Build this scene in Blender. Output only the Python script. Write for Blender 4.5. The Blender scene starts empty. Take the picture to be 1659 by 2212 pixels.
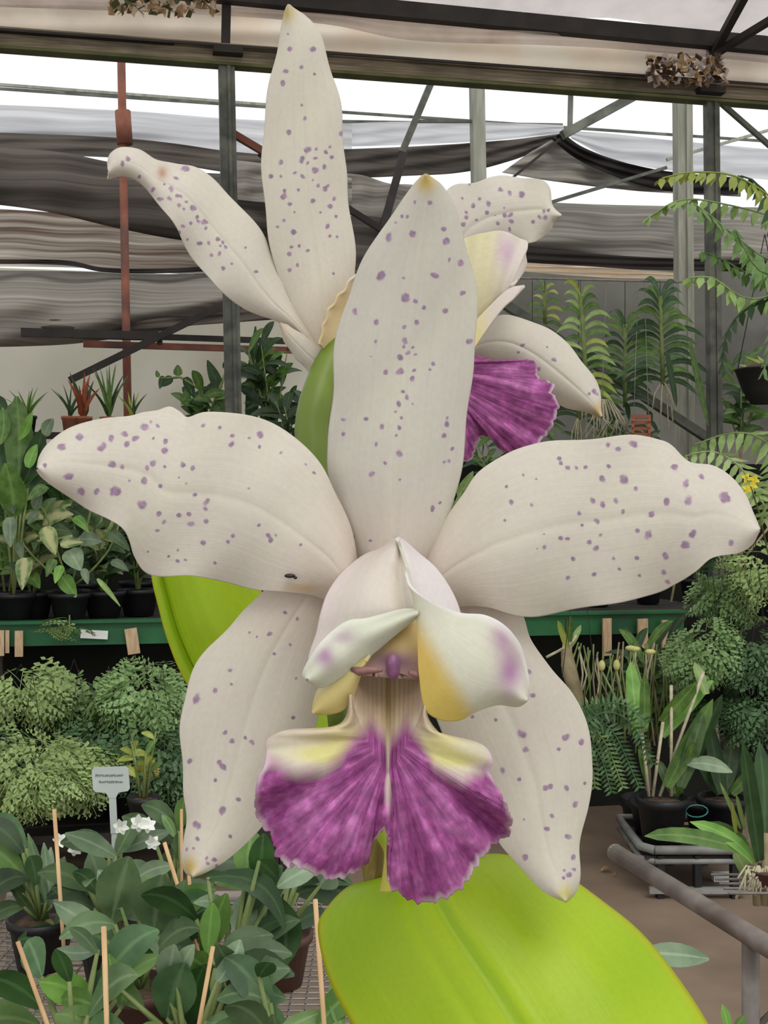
import bpy, math, random
import numpy as np
from mathutils import Vector, Matrix
PI = math.pi
random.seed(7)
rng = np.random.default_rng(7)
scene = bpy.context.scene
COL = scene.collection
# ------------------------------------------------------------------ camera, sky, sun, exposure
F = 2600.0; CX = 829.5; CY = 1106.0; H = 1.35
cam_d = bpy.data.cameras.new('camera'); cam_d.sensor_width = 36; cam_d.sensor_fit = 'HORIZONTAL'
cam_d.lens = 36 * F / 1659; cam_d.clip_start = 0.01; cam_d.clip_end = 200
cam = bpy.data.objects.new('camera', cam_d); COL.objects.link(cam)
cam.location = (0, 0, H); cam.rotation_euler = (PI / 2, 0, 0); scene.camera = cam
w = bpy.data.worlds.new('sky'); scene.world = w; w.use_nodes = True
wn = w.node_tree; bg = wn.nodes['Background']
bg.inputs['Color'].default_value = (0.96, 0.98, 1.0, 1); bg.inputs['Strength'].default_value = 1.25
sun_d = bpy.data.lights.new('sun', 'SUN'); sun_d.energy = 1.4; sun_d.angle = math.radians(30); sun_d.color = (1, .96, .9)
sun = bpy.data.objects.new('sun', sun_d); COL.objects.link(sun); sun.rotation_euler = (math.radians(38), math.radians(14), 0)
scene.view_settings.view_transform = 'Standard'; scene.view_settings.look = 'None'
scene.view_settings.gamma = 1; scene.view_settings.use_curve_mapping = False
scene.view_settings.exposure = -0.2
scene.cycles.max_bounces = 8; scene.cycles.transparent_max_bounces = 16
scene.cycles.sample_clamp_indirect = 4

# ------------------------------------------------------------------ coordinates
def at(px, py, Y):
    return Vector(((px - CX) * Y / F, Y, H - (py - CY) * Y / F))
TH = math.radians(11); DS = Vector((math.cos(TH), math.sin(TH), 0)); DN = Vector((-math.sin(TH), math.cos(TH), 0))
def Yt(px, t):
    return t / (-math.sin(TH) * (px - CX) / F + math.cos(TH))
def att(px, py, t):            # point of the bay plane at distance t along the greenhouse axis
    return at(px, py, Yt(px, t))
def st(s, t, z): return DS * s + DN * t + Vector((0, 0, z))

# ------------------------------------------------------------------ materials
MATS = {}
def srgb(r, g, b):
    return tuple(((c / 255 + .055) / 1.055) ** 2.4 if c > 10 else c / 255 / 12.92 for c in (r, g, b))
def newmat(name):
    m = bpy.data.materials.new(name); m.use_nodes = True; nt = m.node_tree; nt.nodes.clear()
    out = nt.nodes.new('ShaderNodeOutputMaterial'); return m, nt, out
def N(nt, kind, **kw):
    n = nt.nodes.new('ShaderNode' + kind)
    for k, v in kw.items():
        if k in n.inputs: n.inputs[k].default_value = v
        else: setattr(n, k, v)
    return n
def mixrgb(nt, fac, a, b, mode='MIX'):
    n = nt.nodes.new('ShaderNodeMix'); n.data_type = 'RGBA'; n.blend_type = mode
    for sock, v in ((n.inputs[0], fac), (n.inputs[6], a), (n.inputs[7], b)):
        if hasattr(v, 'is_output'): nt.links.new(v, sock)
        elif isinstance(v, (int, float)): sock.default_value = v
        else: sock.default_value = (*v, 1)
    return n.outputs[2]
def ramp(nt, src, stops):
    n = nt.nodes.new('ShaderNodeValToRGB'); e = n.color_ramp.elements
    while len(e) < len(stops): e.new(.5)
    for el, (p, c) in zip(e, stops):
        el.position = p; el.color = (*c, 1) if isinstance(c, tuple) else (c, c, c, 1)
    nt.links.new(src, n.inputs[0]); return n.outputs[0]
def mat(name, c1, c2=None, rough=.6, scale=8, transl=0, transp=0, bump=.0, metal=0, stretch=(1, 1, 1), spec=.4, coords='Object', detail=4, rand=0, wear=None, ribc=None):
    if name in MATS: return MATS[name]
    m, nt, out = newmat(name); c1 = srgb(*c1); c2 = srgb(*c2) if c2 else c1
    tc = N(nt, 'TexCoord'); mp = N(nt, 'Mapping'); mp.inputs['Scale'].default_value = stretch
    nt.links.new(tc.outputs[coords], mp.inputs[0])
    nz = N(nt, 'TexNoise', Scale=scale, Detail=detail); nt.links.new(mp.outputs[0], nz.inputs['Vector'])
    col = ramp(nt, nz.outputs['Fac'], [(.35, c1), (.65, c2)])
    if wear:
        nz2 = N(nt, 'TexNoise', Scale=scale * .37, Detail=6); nt.links.new(tc.outputs[coords], nz2.inputs['Vector'])
        f = ramp(nt, nz2.outputs['Fac'], [(.5, 0.0), (.68, 1.0)]); col = mixrgb(nt, f, col, srgb(*wear))
    if ribc:
        ra = N(nt, 'Attribute'); ra.attribute_name = 'rib'
        rn = N(nt, 'Math', operation='MULTIPLY_ADD'); rn.inputs[1].default_value = .5 if ribc[0] > 200 else .12; nt.links.new(nz.outputs['Fac'], rn.inputs[0]); nt.links.new(ra.outputs['Fac'], rn.inputs[2])
        f = ramp(nt, rn.outputs[0], [(.62, 0.0), (.95, .9)] if ribc[0] > 200 else [(.88, 0.0), (1.0, .55)]); col = mixrgb(nt, f, col, srgb(*ribc))
    if rand:
        oi = N(nt, 'ObjectInfo'); mr = N(nt, 'MapRange'); mr.inputs['To Min'].default_value = 1 - rand; mr.inputs['To Max'].default_value = 1 + rand
        nt.links.new(oi.outputs['Random'], mr.inputs[0])
        hs = N(nt, 'HueSaturation'); nt.links.new(mr.outputs[0], hs.inputs['Value']); nt.links.new(col, hs.inputs['Color']); col = hs.outputs[0]
    bs = N(nt, 'BsdfPrincipled', Roughness=rough, Metallic=metal); bs.inputs['Specular IOR Level'].default_value = spec
    nt.links.new(col, bs.inputs['Base Color']); sh = bs.outputs[0]
    if bump:
        bp = N(nt, 'Bump', Strength=bump, Distance=.01); nt.links.new(nz.outputs['Fac'], bp.inputs['Height']); nt.links.new(bp.outputs[0], bs.inputs['Normal'])
    if transl:
        tr = N(nt, 'BsdfTranslucent'); nt.links.new(col, tr.inputs[0]); mx = N(nt, 'MixShader', Fac=transl)
        nt.links.new(sh, mx.inputs[1]); nt.links.new(tr.outputs[0], mx.inputs[2]); sh = mx.outputs[0]
    if transp:
        tp = N(nt, 'BsdfTransparent'); mx = N(nt, 'MixShader', Fac=transp)
        nt.links.new(sh, mx.inputs[1]); nt.links.new(tp.outputs[0], mx.inputs[2]); sh = mx.outputs[0]
    nt.links.new(sh, out.inputs[0]); MATS[name] = m; return m

def petal_mat(name, vein=0.06, ustretch=40, transl=.25, rough=.55, veincol=None, bump=.15, dark=None, light=None, uscale=1.0):
    m, nt, out = newmat(name)
    at_c = N(nt, 'Attribute'); at_c.attribute_name = 'col'
    at_s = N(nt, 'Attribute'); at_s.attribute_name = 'spot'
    at_k = N(nt, 'Attribute'); at_k.attribute_name = 'pig'
    uv = N(nt, 'TexCoord'); mp = N(nt, 'Mapping'); mp.inputs['Scale'].default_value = (ustretch, 2.2, 1); nt.links.new(uv.outputs['UV'], mp.inputs[0])
    nz = N(nt, 'TexNoise', Scale=1.0, Detail=5); nz.inputs['Roughness'].default_value = .65; nt.links.new(mp.outputs[0], nz.inputs['Vector'])
    nf = N(nt, 'TexNoise', Scale=900, Detail=2); nt.links.new(uv.outputs['Object'], nf.inputs['Vector'])
    v = ramp(nt, nz.outputs['Fac'], [(.3, 1 - vein), (.7, 1.0)])
    col = mixrgb(nt, 1.0, at_c.outputs['Color'], v, 'MULTIPLY')
    g = ramp(nt, nf.outputs['Fac'], [(.3, .95), (.7, 1.0)]); col = mixrgb(nt, 1.0, col, g, 'MULTIPLY')
    if dark:
        a = ramp(nt, nz.outputs['Fac'], [(.32, srgb(*dark)), (.5, srgb(*veincol)), (.68, srgb(*light))])
        nb = N(nt, 'TexNoise', Scale=420, Detail=3); nt.links.new(uv.outputs['Object'], nb.inputs['Vector'])
        b = ramp(nt, nb.outputs['Fac'], [(.35, .72), (.55, 1.0), (.7, 1.35)]); a = mixrgb(nt, 1.0, a, b, 'MULTIPLY')
        nsum = N(nt, 'Math', operation='MULTIPLY_ADD'); nsum.inputs[1].default_value = .7; nsum.inputs[2].default_value = -.35
        nt.links.new(nz.outputs['Fac'], nsum.inputs[0])
        ad = N(nt, 'Math', operation='ADD'); nt.links.new(nsum.outputs[0], ad.inputs[0]); nt.links.new(at_k.outputs['Fac'], ad.inputs[1])
        k = ramp(nt, ad.outputs[0], [(.12, 0.0), (.85, 1.0)]); col = mixrgb(nt, k, col, a)
    # spots: field is distance / radius
    ns = N(nt, 'TexNoise', Scale=900, Detail=2); nt.links.new(uv.outputs['Object'], ns.inputs['Vector'])
    ma = N(nt, 'Math', operation='MULTIPLY_ADD'); ma.inputs[1].default_value = 1.0; nt.links.new(ns.outputs['Fac'], ma.inputs[0]); nt.links.new(at_s.outputs['Fac'], ma.inputs[2])
    s = ramp(nt, ma.outputs[0], [(0.0, .62), (.8, .95), (1.0, .9), (1.0, .0)])
    s2 = N(nt, 'MapRange'); s2.inputs['From Min'].default_value = 1.15; s2.inputs['From Max'].default_value = 1.6
    s2.inputs['To Min'].default_value = .82; s2.inputs['To Max'].default_value = 0; nt.links.new(ma.outputs[0], s2.inputs[0])
    scol = ramp(nt, nf.outputs['Fac'], [(.35, srgb(128, 92, 132)), (.65, srgb(164, 128, 162))])
    col = mixrgb(nt, s2.outputs[0], col, scol)
    bs = N(nt, 'BsdfPrincipled', Roughness=rough); bs.inputs['Specular IOR Level'].default_value = .25
    nt.links.new(col, bs.inputs['Base Color'])
    bp = N(nt, 'Bump', Strength=bump, Distance=.0006); nt.links.new(nz.outputs['Fac'], bp.inputs['Height']); nt.links.new(bp.outputs[0], bs.inputs['Normal'])
    tr = N(nt, 'BsdfTranslucent'); nt.links.new(col, tr.inputs[0]); mx = N(nt, 'MixShader', Fac=transl)
    nt.links.new(bs.outputs[0], mx.inputs[1]); nt.links.new(tr.outputs[0], mx.inputs[2]); nt.links.new(mx.outputs[0], out.inputs[0])
    return m
PETAL = petal_mat('petal_white')
LIP = petal_mat('petal_lip', vein=.10, ustretch=34, dark=(112, 42, 94), veincol=(160, 80, 140), light=(198, 124, 180), bump=.35)
GREEN = petal_mat('orchid_leaf', vein=.05, ustretch=26, transl=.3, rough=.38, bump=.3)

L = {}; rib = [None]
def leafmat(key, c1, c2, rough=.5, transl=.22, rand=.22):
    rib[0] = (tuple(min(255, int(c * 1.0 + 24)) for c in c2)); L[key] = mat('leaf_' + key, c1, c2, rough=rough, scale=25, transl=transl, rand=rand, spec=.45, ribc=rib[0] if key != 'variegated' else (206, 206, 150))
leafmat('green', (72, 106, 44), (104, 138, 66)); leafmat('dark', (38, 60, 32), (60, 84, 48)); leafmat('bright', (98, 150, 58), (130, 174, 84))
leafmat('grey', (108, 132, 102), (142, 162, 130)); leafmat('mid', (66, 92, 54), (98, 122, 82)); leafmat('yellow', (140, 158, 58), (168, 178, 84))
leafmat('variegated', (80, 122, 62), (176, 188, 128)); leafmat('fern', (104, 138, 80), (140, 170, 108)); leafmat('fernlight', (136, 162, 92), (166, 188, 124))
leafmat('ferndark', (58, 90, 54), (88, 120, 76)); leafmat('deep', (34, 60, 28), (50, 84, 36)); leafmat('lime', (128, 160, 84), (160, 188, 112)); leafmat('red', (150, 70, 48), (172, 100, 70))
M = {}
M['steel'] = mat('galvanised_grey', (66, 70, 62), (92, 95, 84), rough=.6, scale=14, wear=(116, 118, 106))
M['beam'] = mat('weathered_beam', (100, 90, 72), (134, 122, 100), rough=.8, scale=5, stretch=(1, 1, 20), wear=(66, 62, 44))
M['moss'] = mat('mossy_edge', (74, 80, 48), (100, 102, 66), rough=.9, scale=6)
M['dark'] = mat('dark_iron', (34, 30, 28), (48, 42, 38), rough=.7, scale=10)
M['rust'] = mat('rusty_iron', (112, 66, 52), (134, 84, 66), rough=.85, scale=9, wear=(84, 62, 56))
M['pale_post'] = mat('pale_post_paint', (130, 132, 118), (160, 160, 146), rough=.7, scale=8, stretch=(3, 3, .4))
M['film'] = mat('cream_film', (238, 216, 190), (246, 234, 214), rough=.55, scale=3, transl=.8, bump=.4, wear=(204, 188, 172))
M['film_grey'] = mat('dirty_film', (200, 188, 182), (222, 210, 204), rough=.5, scale=4, transl=.5, transp=.2, bump=.5, wear=(160, 138, 130))
M['clear'] = mat('clear_film', (235, 240, 240), (225, 228, 220), rough=.3, scale=2, transl=.4, transp=.9, bump=.2)
M['net_dark'] = mat('dark_shade_net', (64, 58, 52), (96, 88, 80), rough=.9, scale=1.4, transl=.2, transp=.08, stretch=(.4, .4, 22))
M['net_black'] = mat('black_shade_net', (26, 22, 20), (40, 34, 30), rough=.9, scale=1.4, transl=.1, transp=.02)
M['net_mid'] = mat('grey_shade_net', (124, 120, 112), (168, 162, 152), rough=.9, scale=1.6, transl=.25, transp=.06, stretch=(.3, .3, 26), detail=8)
M['net_pale'] = mat('pale_shade_net', (164, 164, 168), (206, 206, 208), rough=.8, scale=1.8, transl=.35, transp=.12, stretch=(.3, .3, 7))
M['net_streak'] = mat('streaky_shade_net', (128, 108, 94), (232, 224, 212), rough=.8, scale=2.1, transl=.4, stretch=(.25, .25, 14), detail=8)
M['wall'] = mat('white_film_wall', (228, 226, 214), (240, 238, 228), rough=.8, scale=1.2, wear=(206, 200, 182), transl=.45)
M['wall_grey'] = mat('grey_film_wall', (128, 128, 120), (162, 162, 152), rough=.6, scale=1.5, wear=(104, 106, 96), transl=.1)
M['floor'] = mat('brown_concrete', (112, 96, 80), (134, 116, 98), rough=.85, scale=2.5, wear=(90, 78, 68), bump=.2, detail=8)
M['rail'] = mat('green_rail', (34, 92, 52), (44, 110, 62), rough=.5, scale=6, wear=(38, 78, 50))
M['wood'] = mat('pale_wood', (190, 160, 124), (214, 186, 150), rough=.8, scale=30, stretch=(4, 4, .5))
M['stake'] = mat('bamboo_stake', (182, 146, 104), (210, 176, 132), rough=.75, scale=22, stretch=(3, 3, .6), rand=.08)
M['black'] = mat('black_plastic', (20, 20, 22), (32, 32, 34), rough=.5, scale=9)
M['darkback'] = mat('black_shade_backing', (16, 18, 14), (28, 30, 22), rough=.95, scale=5)  # near-black backing that stands in for shade behind and under the bench
M['soil'] = mat('bark_mix', (60, 44, 34), (96, 76, 58), rough=.95, scale=60, bump=.8)
M['terra'] = mat('terracotta', (150, 92, 66), (172, 112, 84), rough=.85, scale=12)
M['brownpot'] = mat('brown_plastic', (74, 48, 42), (92, 62, 52), rough=.6, scale=12)
M['grey_plastic'] = mat('grey_plastic', (116, 118, 114), (140, 140, 136), rough=.55, scale=12)
M['pipe'] = mat('painted_pipe', (112, 104, 98), (140, 132, 124), rough=.5, scale=16, wear=(96, 84, 76))
M['white'] = mat('white_plastic', (222, 224, 218), (236, 236, 230), rough=.5, scale=10)
M['tag'] = mat('grey_white_plastic', (168, 176, 170), (186, 192, 186), rough=.5, scale=10)
M['ink'] = mat('faded_ink', (112, 120, 118), (124, 132, 130), rough=.8)
M['root'] = mat('aerial_root', (168, 160, 132), (198, 192, 164), rough=.85, scale=40)
M['stem'] = mat('green_stem', (96, 116, 62), (128, 140, 84), rough=.6, scale=20)
M['cane'] = mat('dry_cane', (128, 116, 86), (156, 144, 112), rough=.8, scale=20)
M['wire'] = mat('galvanised_wire', (130, 126, 120), (152, 148, 142), rough=.45, scale=30, metal=.3)
M['bloom'] = mat('white_bloom', (232, 236, 224), (244, 246, 238), rough=.5, scale=30, transl=.2)
M['yellow'] = mat('yellow_bloom', (214, 196, 30), (232, 214, 60), rough=.5, scale=30, transl=.2)
M['budm'] = mat('pale_bud', (190, 190, 110), (210, 208, 140), rough=.5, scale=30, transl=.2)
M['litter'] = mat('dry_litter', (120, 92, 62), (168, 138, 98), rough=.9, scale=30)
M['sheath'] = mat('brown_sheath', (104, 84, 34), (140, 118, 52), rough=.6, scale=160, stretch=(2, 2, .6), bump=.4)
M['sheathy'] = mat('yellow_sheath', (196, 190, 72), (222, 214, 112), rough=.55, scale=120, transl=.25)
M['stalk'] = mat('flower_stalk', (84, 104, 26), (108, 126, 38), rough=.45, scale=60, stretch=(1, 1, .3))
M['bug'] = mat('bug_black', (30, 26, 22), (44, 36, 30), rough=.4)

# ------------------------------------------------------------------ object helpers
def tag(o, label, cat, group=None, kind=None):
    o['label'] = label; o['category'] = cat
    if group: o['group'] = group
    if kind: o['kind'] = kind
    return o
def thing(name, loc, label, cat, group=None):
    o = bpy.data.objects.new(name, None); COL.objects.link(o); o.location = loc; o.empty_display_size = .05
    return tag(o, label, cat, group)
def link(name, me, m, parent=None, smooth=True):
    if m is not None and not me.materials: me.materials.append(m)
    o = bpy.data.objects.new(name, me); COL.objects.link(o)
    if parent is not None: o.parent = parent
    return o
def wloc(p):
    v = Vector((0, 0, 0))
    while p is not None: v += p.location; p = p.parent
    return v
class MB:
    def __init__(s): s.v = []; s.f = []; s.sm = []
    def add(s, vs, fs, smooth=True):
        b = len(s.v); s.v += [tuple(v) for v in vs]; s.f += [tuple(i + b for i in f) for f in fs]; s.sm += [smooth] * len(fs); return s
    def box(s, c, size, rot=None):
        c = Vector(c); R = rot or Matrix.Identity(3); hx, hy, hz = (d / 2 for d in size)
        vs = [c + R @ Vector((x, y, z)) for x in (-hx, hx) for y in (-hy, hy) for z in (-hz, hz)]
        return s.add(vs, [(0, 1, 3, 2), (4, 6, 7, 5), (0, 4, 5, 1), (2, 3, 7, 6), (0, 2, 6, 4), (1, 5, 7, 3)], False)
    def bar(s, a, b, w, h, up=Vector((0, 0, 1))):
        a = Vector(a); b = Vector(b); d = (b - a); L_ = d.length; d.normalize(); x = d.cross(up)
        if x.length < 1e-4: x = d.cross(Vector((0, 1, 0)))
        x.normalize(); y = x.cross(d)
        R = Matrix((x, d, y)).transposed(); return s.box((a + b) / 2, (w, L_, h), R)
    def tube(s, pts, r, n=8, cap=True):
        pts = [Vector(p) for p in pts]; rs = r if isinstance(r, (list, tuple)) else [r] * len(pts); vs = []; fs = []
        ref = None
        for i, p in enumerate(pts):
            d = (pts[min(i + 1, len(pts) - 1)] - pts[max(i - 1, 0)]).normalized()
            if ref is None: ref = d.orthogonal().normalized()
            x = (ref - d * ref.dot(d)).normalized(); ref = x; y = d.cross(x)
            for k in range(n):
                a = 2 * PI * k / n; vs.append(p + (x * math.cos(a) + y * math.sin(a)) * rs[i])
        for i in range(len(pts) - 1):
            for k in range(n):
                a = i * n + k; b = i * n + (k + 1) % n; fs.append((a, b, b + n, a + n))
        if cap: fs.append(tuple(range(n))[::-1]); fs.append(tuple((len(pts) - 1) * n + k for k in range(n)))
        return s.add(vs, fs)
    def lathe(s, c, prof, n=20):
        c = Vector(c); vs = []; fs = []
        for r, z in prof:
            for k in range(n):
                a = 2 * PI * k / n; vs.append(c + Vector((r * math.cos(a), r * math.sin(a), z)))
        for i in range(len(prof) - 1):
            for k in range(n):
                a = i * n + k; b = i * n + (k + 1) % n; fs.append((a, b, b + n, a + n))
        return s.add(vs, fs)
    def ball(s, c, r, n=8, m=6):
        c = Vector(c); rx, ry, rz = r if isinstance(r, (tuple, list)) else (r, r, r); vs = []; fs = []
        for i in range(m + 1):
            t = PI * i / m
            for k in range(n):
                a = 2 * PI * k / n; vs.append(c + Vector((rx * math.sin(t) * math.cos(a), ry * math.sin(t) * math.sin(a), rz * math.cos(t))))
        for i in range(m):
            for k in range(n):
                a = i * n + k; b = i * n + (k + 1) % n; fs.append((a, a + n, b + n, b))
        return s.add(vs, fs)
    def build(s, name, m, parent=None):
        o0 = wloc(parent); me = bpy.data.meshes.new(name)
        me.from_pydata([(v[0] - o0.x, v[1] - o0.y, v[2] - o0.z) for v in s.v], [], s.f)
        me.polygons.foreach_set('use_smooth', s.sm); me.update(); return link(name, me, m, parent)

def pts(s):
    a = [float(x) for x in s.replace(',', ' ').split()]; return np.array(a).reshape(-1, 2)
def catmull(P, n=14):
    P = np.asarray(P, float); Q = np.vstack([2 * P[0] - P[1], P, 2 * P[-1] - P[-2]]); out = []
    for i in range(1, len(Q) - 2):
        p0, p1, p2, p3 = Q[i - 1], Q[i], Q[i + 1], Q[i + 2]
        for t in np.linspace(0, 1, n, endpoint=False):
            out.append(.5 * ((2 * p1) + (-p0 + p2) * t + (2 * p0 - 5 * p1 + 4 * p2 - p3) * t * t + (-p0 + 3 * p1 - 3 * p2 + p3) * t ** 3))
    out.append(Q[-2]); return np.array(out)
def resample(P, n, smooth=True):
    C = catmull(P) if smooth and len(P) > 2 else np.asarray(P, float)
    d = np.r_[0, np.cumsum(np.linalg.norm(np.diff(C, axis=0), axis=1))]; s = np.linspace(0, d[-1], n)
    return np.stack([np.interp(s, d, C[:, k]) for k in range(C.shape[1])], 1)
def sst(a, b, x): t = np.clip((x - a) / (b - a), 0, 1); return t * t * (3 - 2 * t)
def gauss(x, y, cx, cy, rx, ry): return np.exp(-(((x - cx) / rx) ** 2 + ((y - cy) / ry) ** 2))
def spots(s):
    return np.array([float(x) for x in s.replace(',', ' ').split()]).reshape(-1, 3)
def surf(name, X, Y_, D, Y0, material, parent, col=None, spot=None, pig=None, thick=.0006, kind=None):
    """X, Y_: pixel grids (nv, nu); D: depth in the flower's pixel units, + is away."""
    nv, nu = X.shape; Yw = Y0 * (1 + D / F)
    V = np.stack([(X - CX) * Yw / F, Yw, H - (Y_ - CY) * Yw / F], -1).reshape(-1, 3)
    o0 = wloc(parent); V = V - np.array(o0)
    me = bpy.data.meshes.new(name)
    i = np.arange((nv - 1) * (nu - 1)); r = i // (nu - 1); c = i % (nu - 1); a = r * nu + c
    Fq = np.stack([a, a + 1, a + nu + 1, a + nu], 1)
    me.vertices.add(len(V)); me.vertices.foreach_set('co', V.ravel())
    me.loops.add(Fq.size); me.loops.foreach_set('vertex_index', Fq.ravel().astype(np.int32))
    me.polygons.add(len(Fq)); me.polygons.foreach_set('loop_start', (np.arange(len(Fq)) * 4).astype(np.int32))
    me.polygons.foreach_set('use_smooth', np.ones(len(Fq), bool)); me.update(calc_edges=True)
    uu, vv = np.meshgrid(np.linspace(0, 1, nu), np.linspace(0, 1, nv)); uvl = me.uv_layers.new(name='UVMap')
    UVs = np.stack([uu.ravel(), vv.ravel()], 1)[Fq.ravel()]; uvl.data.foreach_set('uv', UVs.ravel())
    if col is None: col = np.ones((nv, nu, 3)) * .7
    ca = me.color_attributes.new('col', 'FLOAT_COLOR', 'POINT'); ca.data.foreach_set('color', np.concatenate([col, np.ones((nv, nu, 1))], -1).astype(np.float32).ravel())
    for nm, arr in (('spot', spot), ('pig', pig)):
        if arr is None: arr = np.full((nv, nu), 9.0 if nm == 'spot' else 0.0)
        at_ = me.attributes.new(nm, 'FLOAT', 'POINT'); at_.data.foreach_set('value', arr.astype(np.float32).ravel())
    me.validate(); o = link(name, me, material, parent)
    if thick:
        sm = o.modifiers.new('thickness', 'SOLIDIFY'); sm.thickness = thick; sm.offset = 0; sm.use_even_offset = False
    if kind: o['kind'] = kind
    return o
def grid(A, B, nu, nv, smooth=True, cross=None):
    a = resample(pts(A) if isinstance(A, str) else A, nv, smooth); b = resample(pts(B) if isinstance(B, str) else B, nv, smooth)
    u = np.linspace(0, 1, nu)[None, :, None]; G = a[:, None, :] * (1 - u) + b[:, None, :] * u
    U, V = np.meshgrid(np.linspace(0, 1, nu), np.linspace(0, 1, nv)); return G[..., 0], G[..., 1], U, V
def spotfield(X, Y, S):
    f = np.full(X.shape, 9.0)
    for x, y, r in S:
        an = rng.uniform(0, PI); k = rng.uniform(1.0, 1.5); dx = X - x; dy = Y - y
        a = dx * math.cos(an) + dy * math.sin(an); b = -dx * math.sin(an) + dy * math.cos(an)
        f = np.minimum(f, np.sqrt((a / k) ** 2 + (b * 1.0) ** 2) / max(r, 3.2) + rng.uniform(-.05, .12))
    return f
def lerpc(c, d, k): return c * (1 - k[..., None]) + np.array(d) * k[..., None]
def wob(X, Y, s, seed=0):
    return (np.sin(X / s + seed) * np.cos(Y / (s * 1.3) + seed * 1.7) + .5 * np.sin(X / (s * .47) + Y / (s * .6) + seed * 3)) / 1.5
WHITE = srgb(216, 208, 194); PINKW = srgb(210, 188, 172); YEL = srgb(226, 200, 122); LYEL = srgb(232, 222, 160)
def petal(name, A, B, Y0, parent, S=None, depth=None, cup=40, ruffle=0, rf=9, nu=90, nv=180, base=WHITE, tipc=None, tip=None, tipr=30, basec=PINKW, label=None, back=0, colfn=None, edge_wob=2.2):
    X, Y, U, V = grid(A, B, nu, nv)
    if edge_wob:
        e = np.abs(2 * U - 1) ** 6; X = X + e * edge_wob * np.sin(V * 31 + U * 5); Y = Y + e * edge_wob * np.cos(V * 27 + U * 4)
    e = np.abs(2 * U - 1)
    D = cup * (e ** 2) + ruffle * (e ** 3) * np.sin(V * rf * PI * 2 / 2 + (U > .5) * 1.3) * sst(0, .25, V) * sst(1, .9, V) + 7 * wob(X, Y, 75, len(name)) + back
    if depth: D = D + depth(U, V, X, Y)
    mid = np.exp(-((U - .5) / .035) ** 2); D = D + 2.2 * mid * sst(0, .1, V) * sst(1, .7, V)
    C = np.ones(X.shape + (3,)) * np.array(base)
    C = lerpc(C, basec, .55 * sst(.35, 0, V)); C = lerpc(C, srgb(226, 224, 196), .22 * sst(-.2, .8, wob(X, Y, 55, 2)) + .12 * mid)
    if tip: C = lerpc(C, tipc or srgb(206, 178, 84), gauss(X, Y, tip[0], tip[1], tipr * .8, tipr) * .9)
    if colfn: C = colfn(C, U, V, X, Y)
    o = surf(name, X, Y, D, Y0, PETAL, parent, C, spotfield(X, Y, spots(S)) if S else None)
    if label: o['label'] = label
    return o

# ------------------------------------------------------------------ the setting
def struct(o): o['kind'] = 'structure'; return o
fl = MB(); fl.box((0, 6, -.05), (14, 16, .1)); struct(fl.build('floor', M['floor']))
def sheet(name, top, bot, t0, t1, m, fold=.02, nu=90, nv=16, parent=None, seed=0, sag=0, thick=.004):
    T = resample(pts(top), nu); B_ = resample(pts(bot), nu); vs = []; fs = []
    for j in range(nv):
        k = j / (nv - 1)
        for i in range(nu):
            x, y = T[i] * (1 - k) + B_[i] * k
            t = t0 * (1 - k) + t1 * k + fold * (math.sin(i * .31 + seed + 2 * k) + .6 * math.sin(j * .9 + i * .11 + seed)) + sag * math.sin(PI * k)
            vs.append(att(x, y, t))
    for j in range(nv - 1):
        for i in range(nu - 1): a = j * nu + i; fs.append((a, a + nu, a + nu + 1, a + 1))
    o = MB().add(vs, fs).build(name, m, parent)
    if thick: s = o.modifiers.new('thickness', 'SOLIDIFY'); s.thickness = thick
    return o
# back wall of film behind everything, left pale, right greyer
def plane_wall(name, px0, px1, y0, y1, t, m, thick=.06):
    a, b, c, d = att(px0, y0, t), att(px1, y0, t), att(px1, y1, t), att(px0, y1, t)
    z0, z1 = a.z, 0.0; q = [Vector((a.x, a.y, z0)), Vector((b.x, b.y, z0)), Vector((b.x, b.y, z1)), Vector((a.x, a.y, z1))]
    return struct(MB().add(q + [p + DN * thick for p in q], [(0, 3, 2, 1), (4, 5, 6, 7), (0, 1, 5, 4), (1, 2, 6, 5), (2, 3, 7, 6), (3, 0, 4, 7)], False).build(name, m))
plane_wall('wall_back', -500, 1010, 560, 1500, 9.6, M['wall'])
plane_wall('wall_back_right', 1010, 2300, 520, 1500, 9.6, M['wall_grey'])
plane_wall('wall_dark_backing', -500, 2300, 985, 1500, 6.9, M['darkback'], .05)  # added dark backing: blocks light from behind, keeps gaps between plants dark

def side_wall(name, s_, t0, t1, z):
    return struct(MB().box(st(s_, (t0 + t1) / 2, z / 2), (.02, t1 - t0, z), Matrix.Rotation(TH, 3, 'Z')).build(name, M['film_grey']))
side_wall('wall_left', -3.4, 2.6, 9.58, 3.0); side_wall('wall_right', 5.4, 2.6, 9.58, 3.0)
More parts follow.
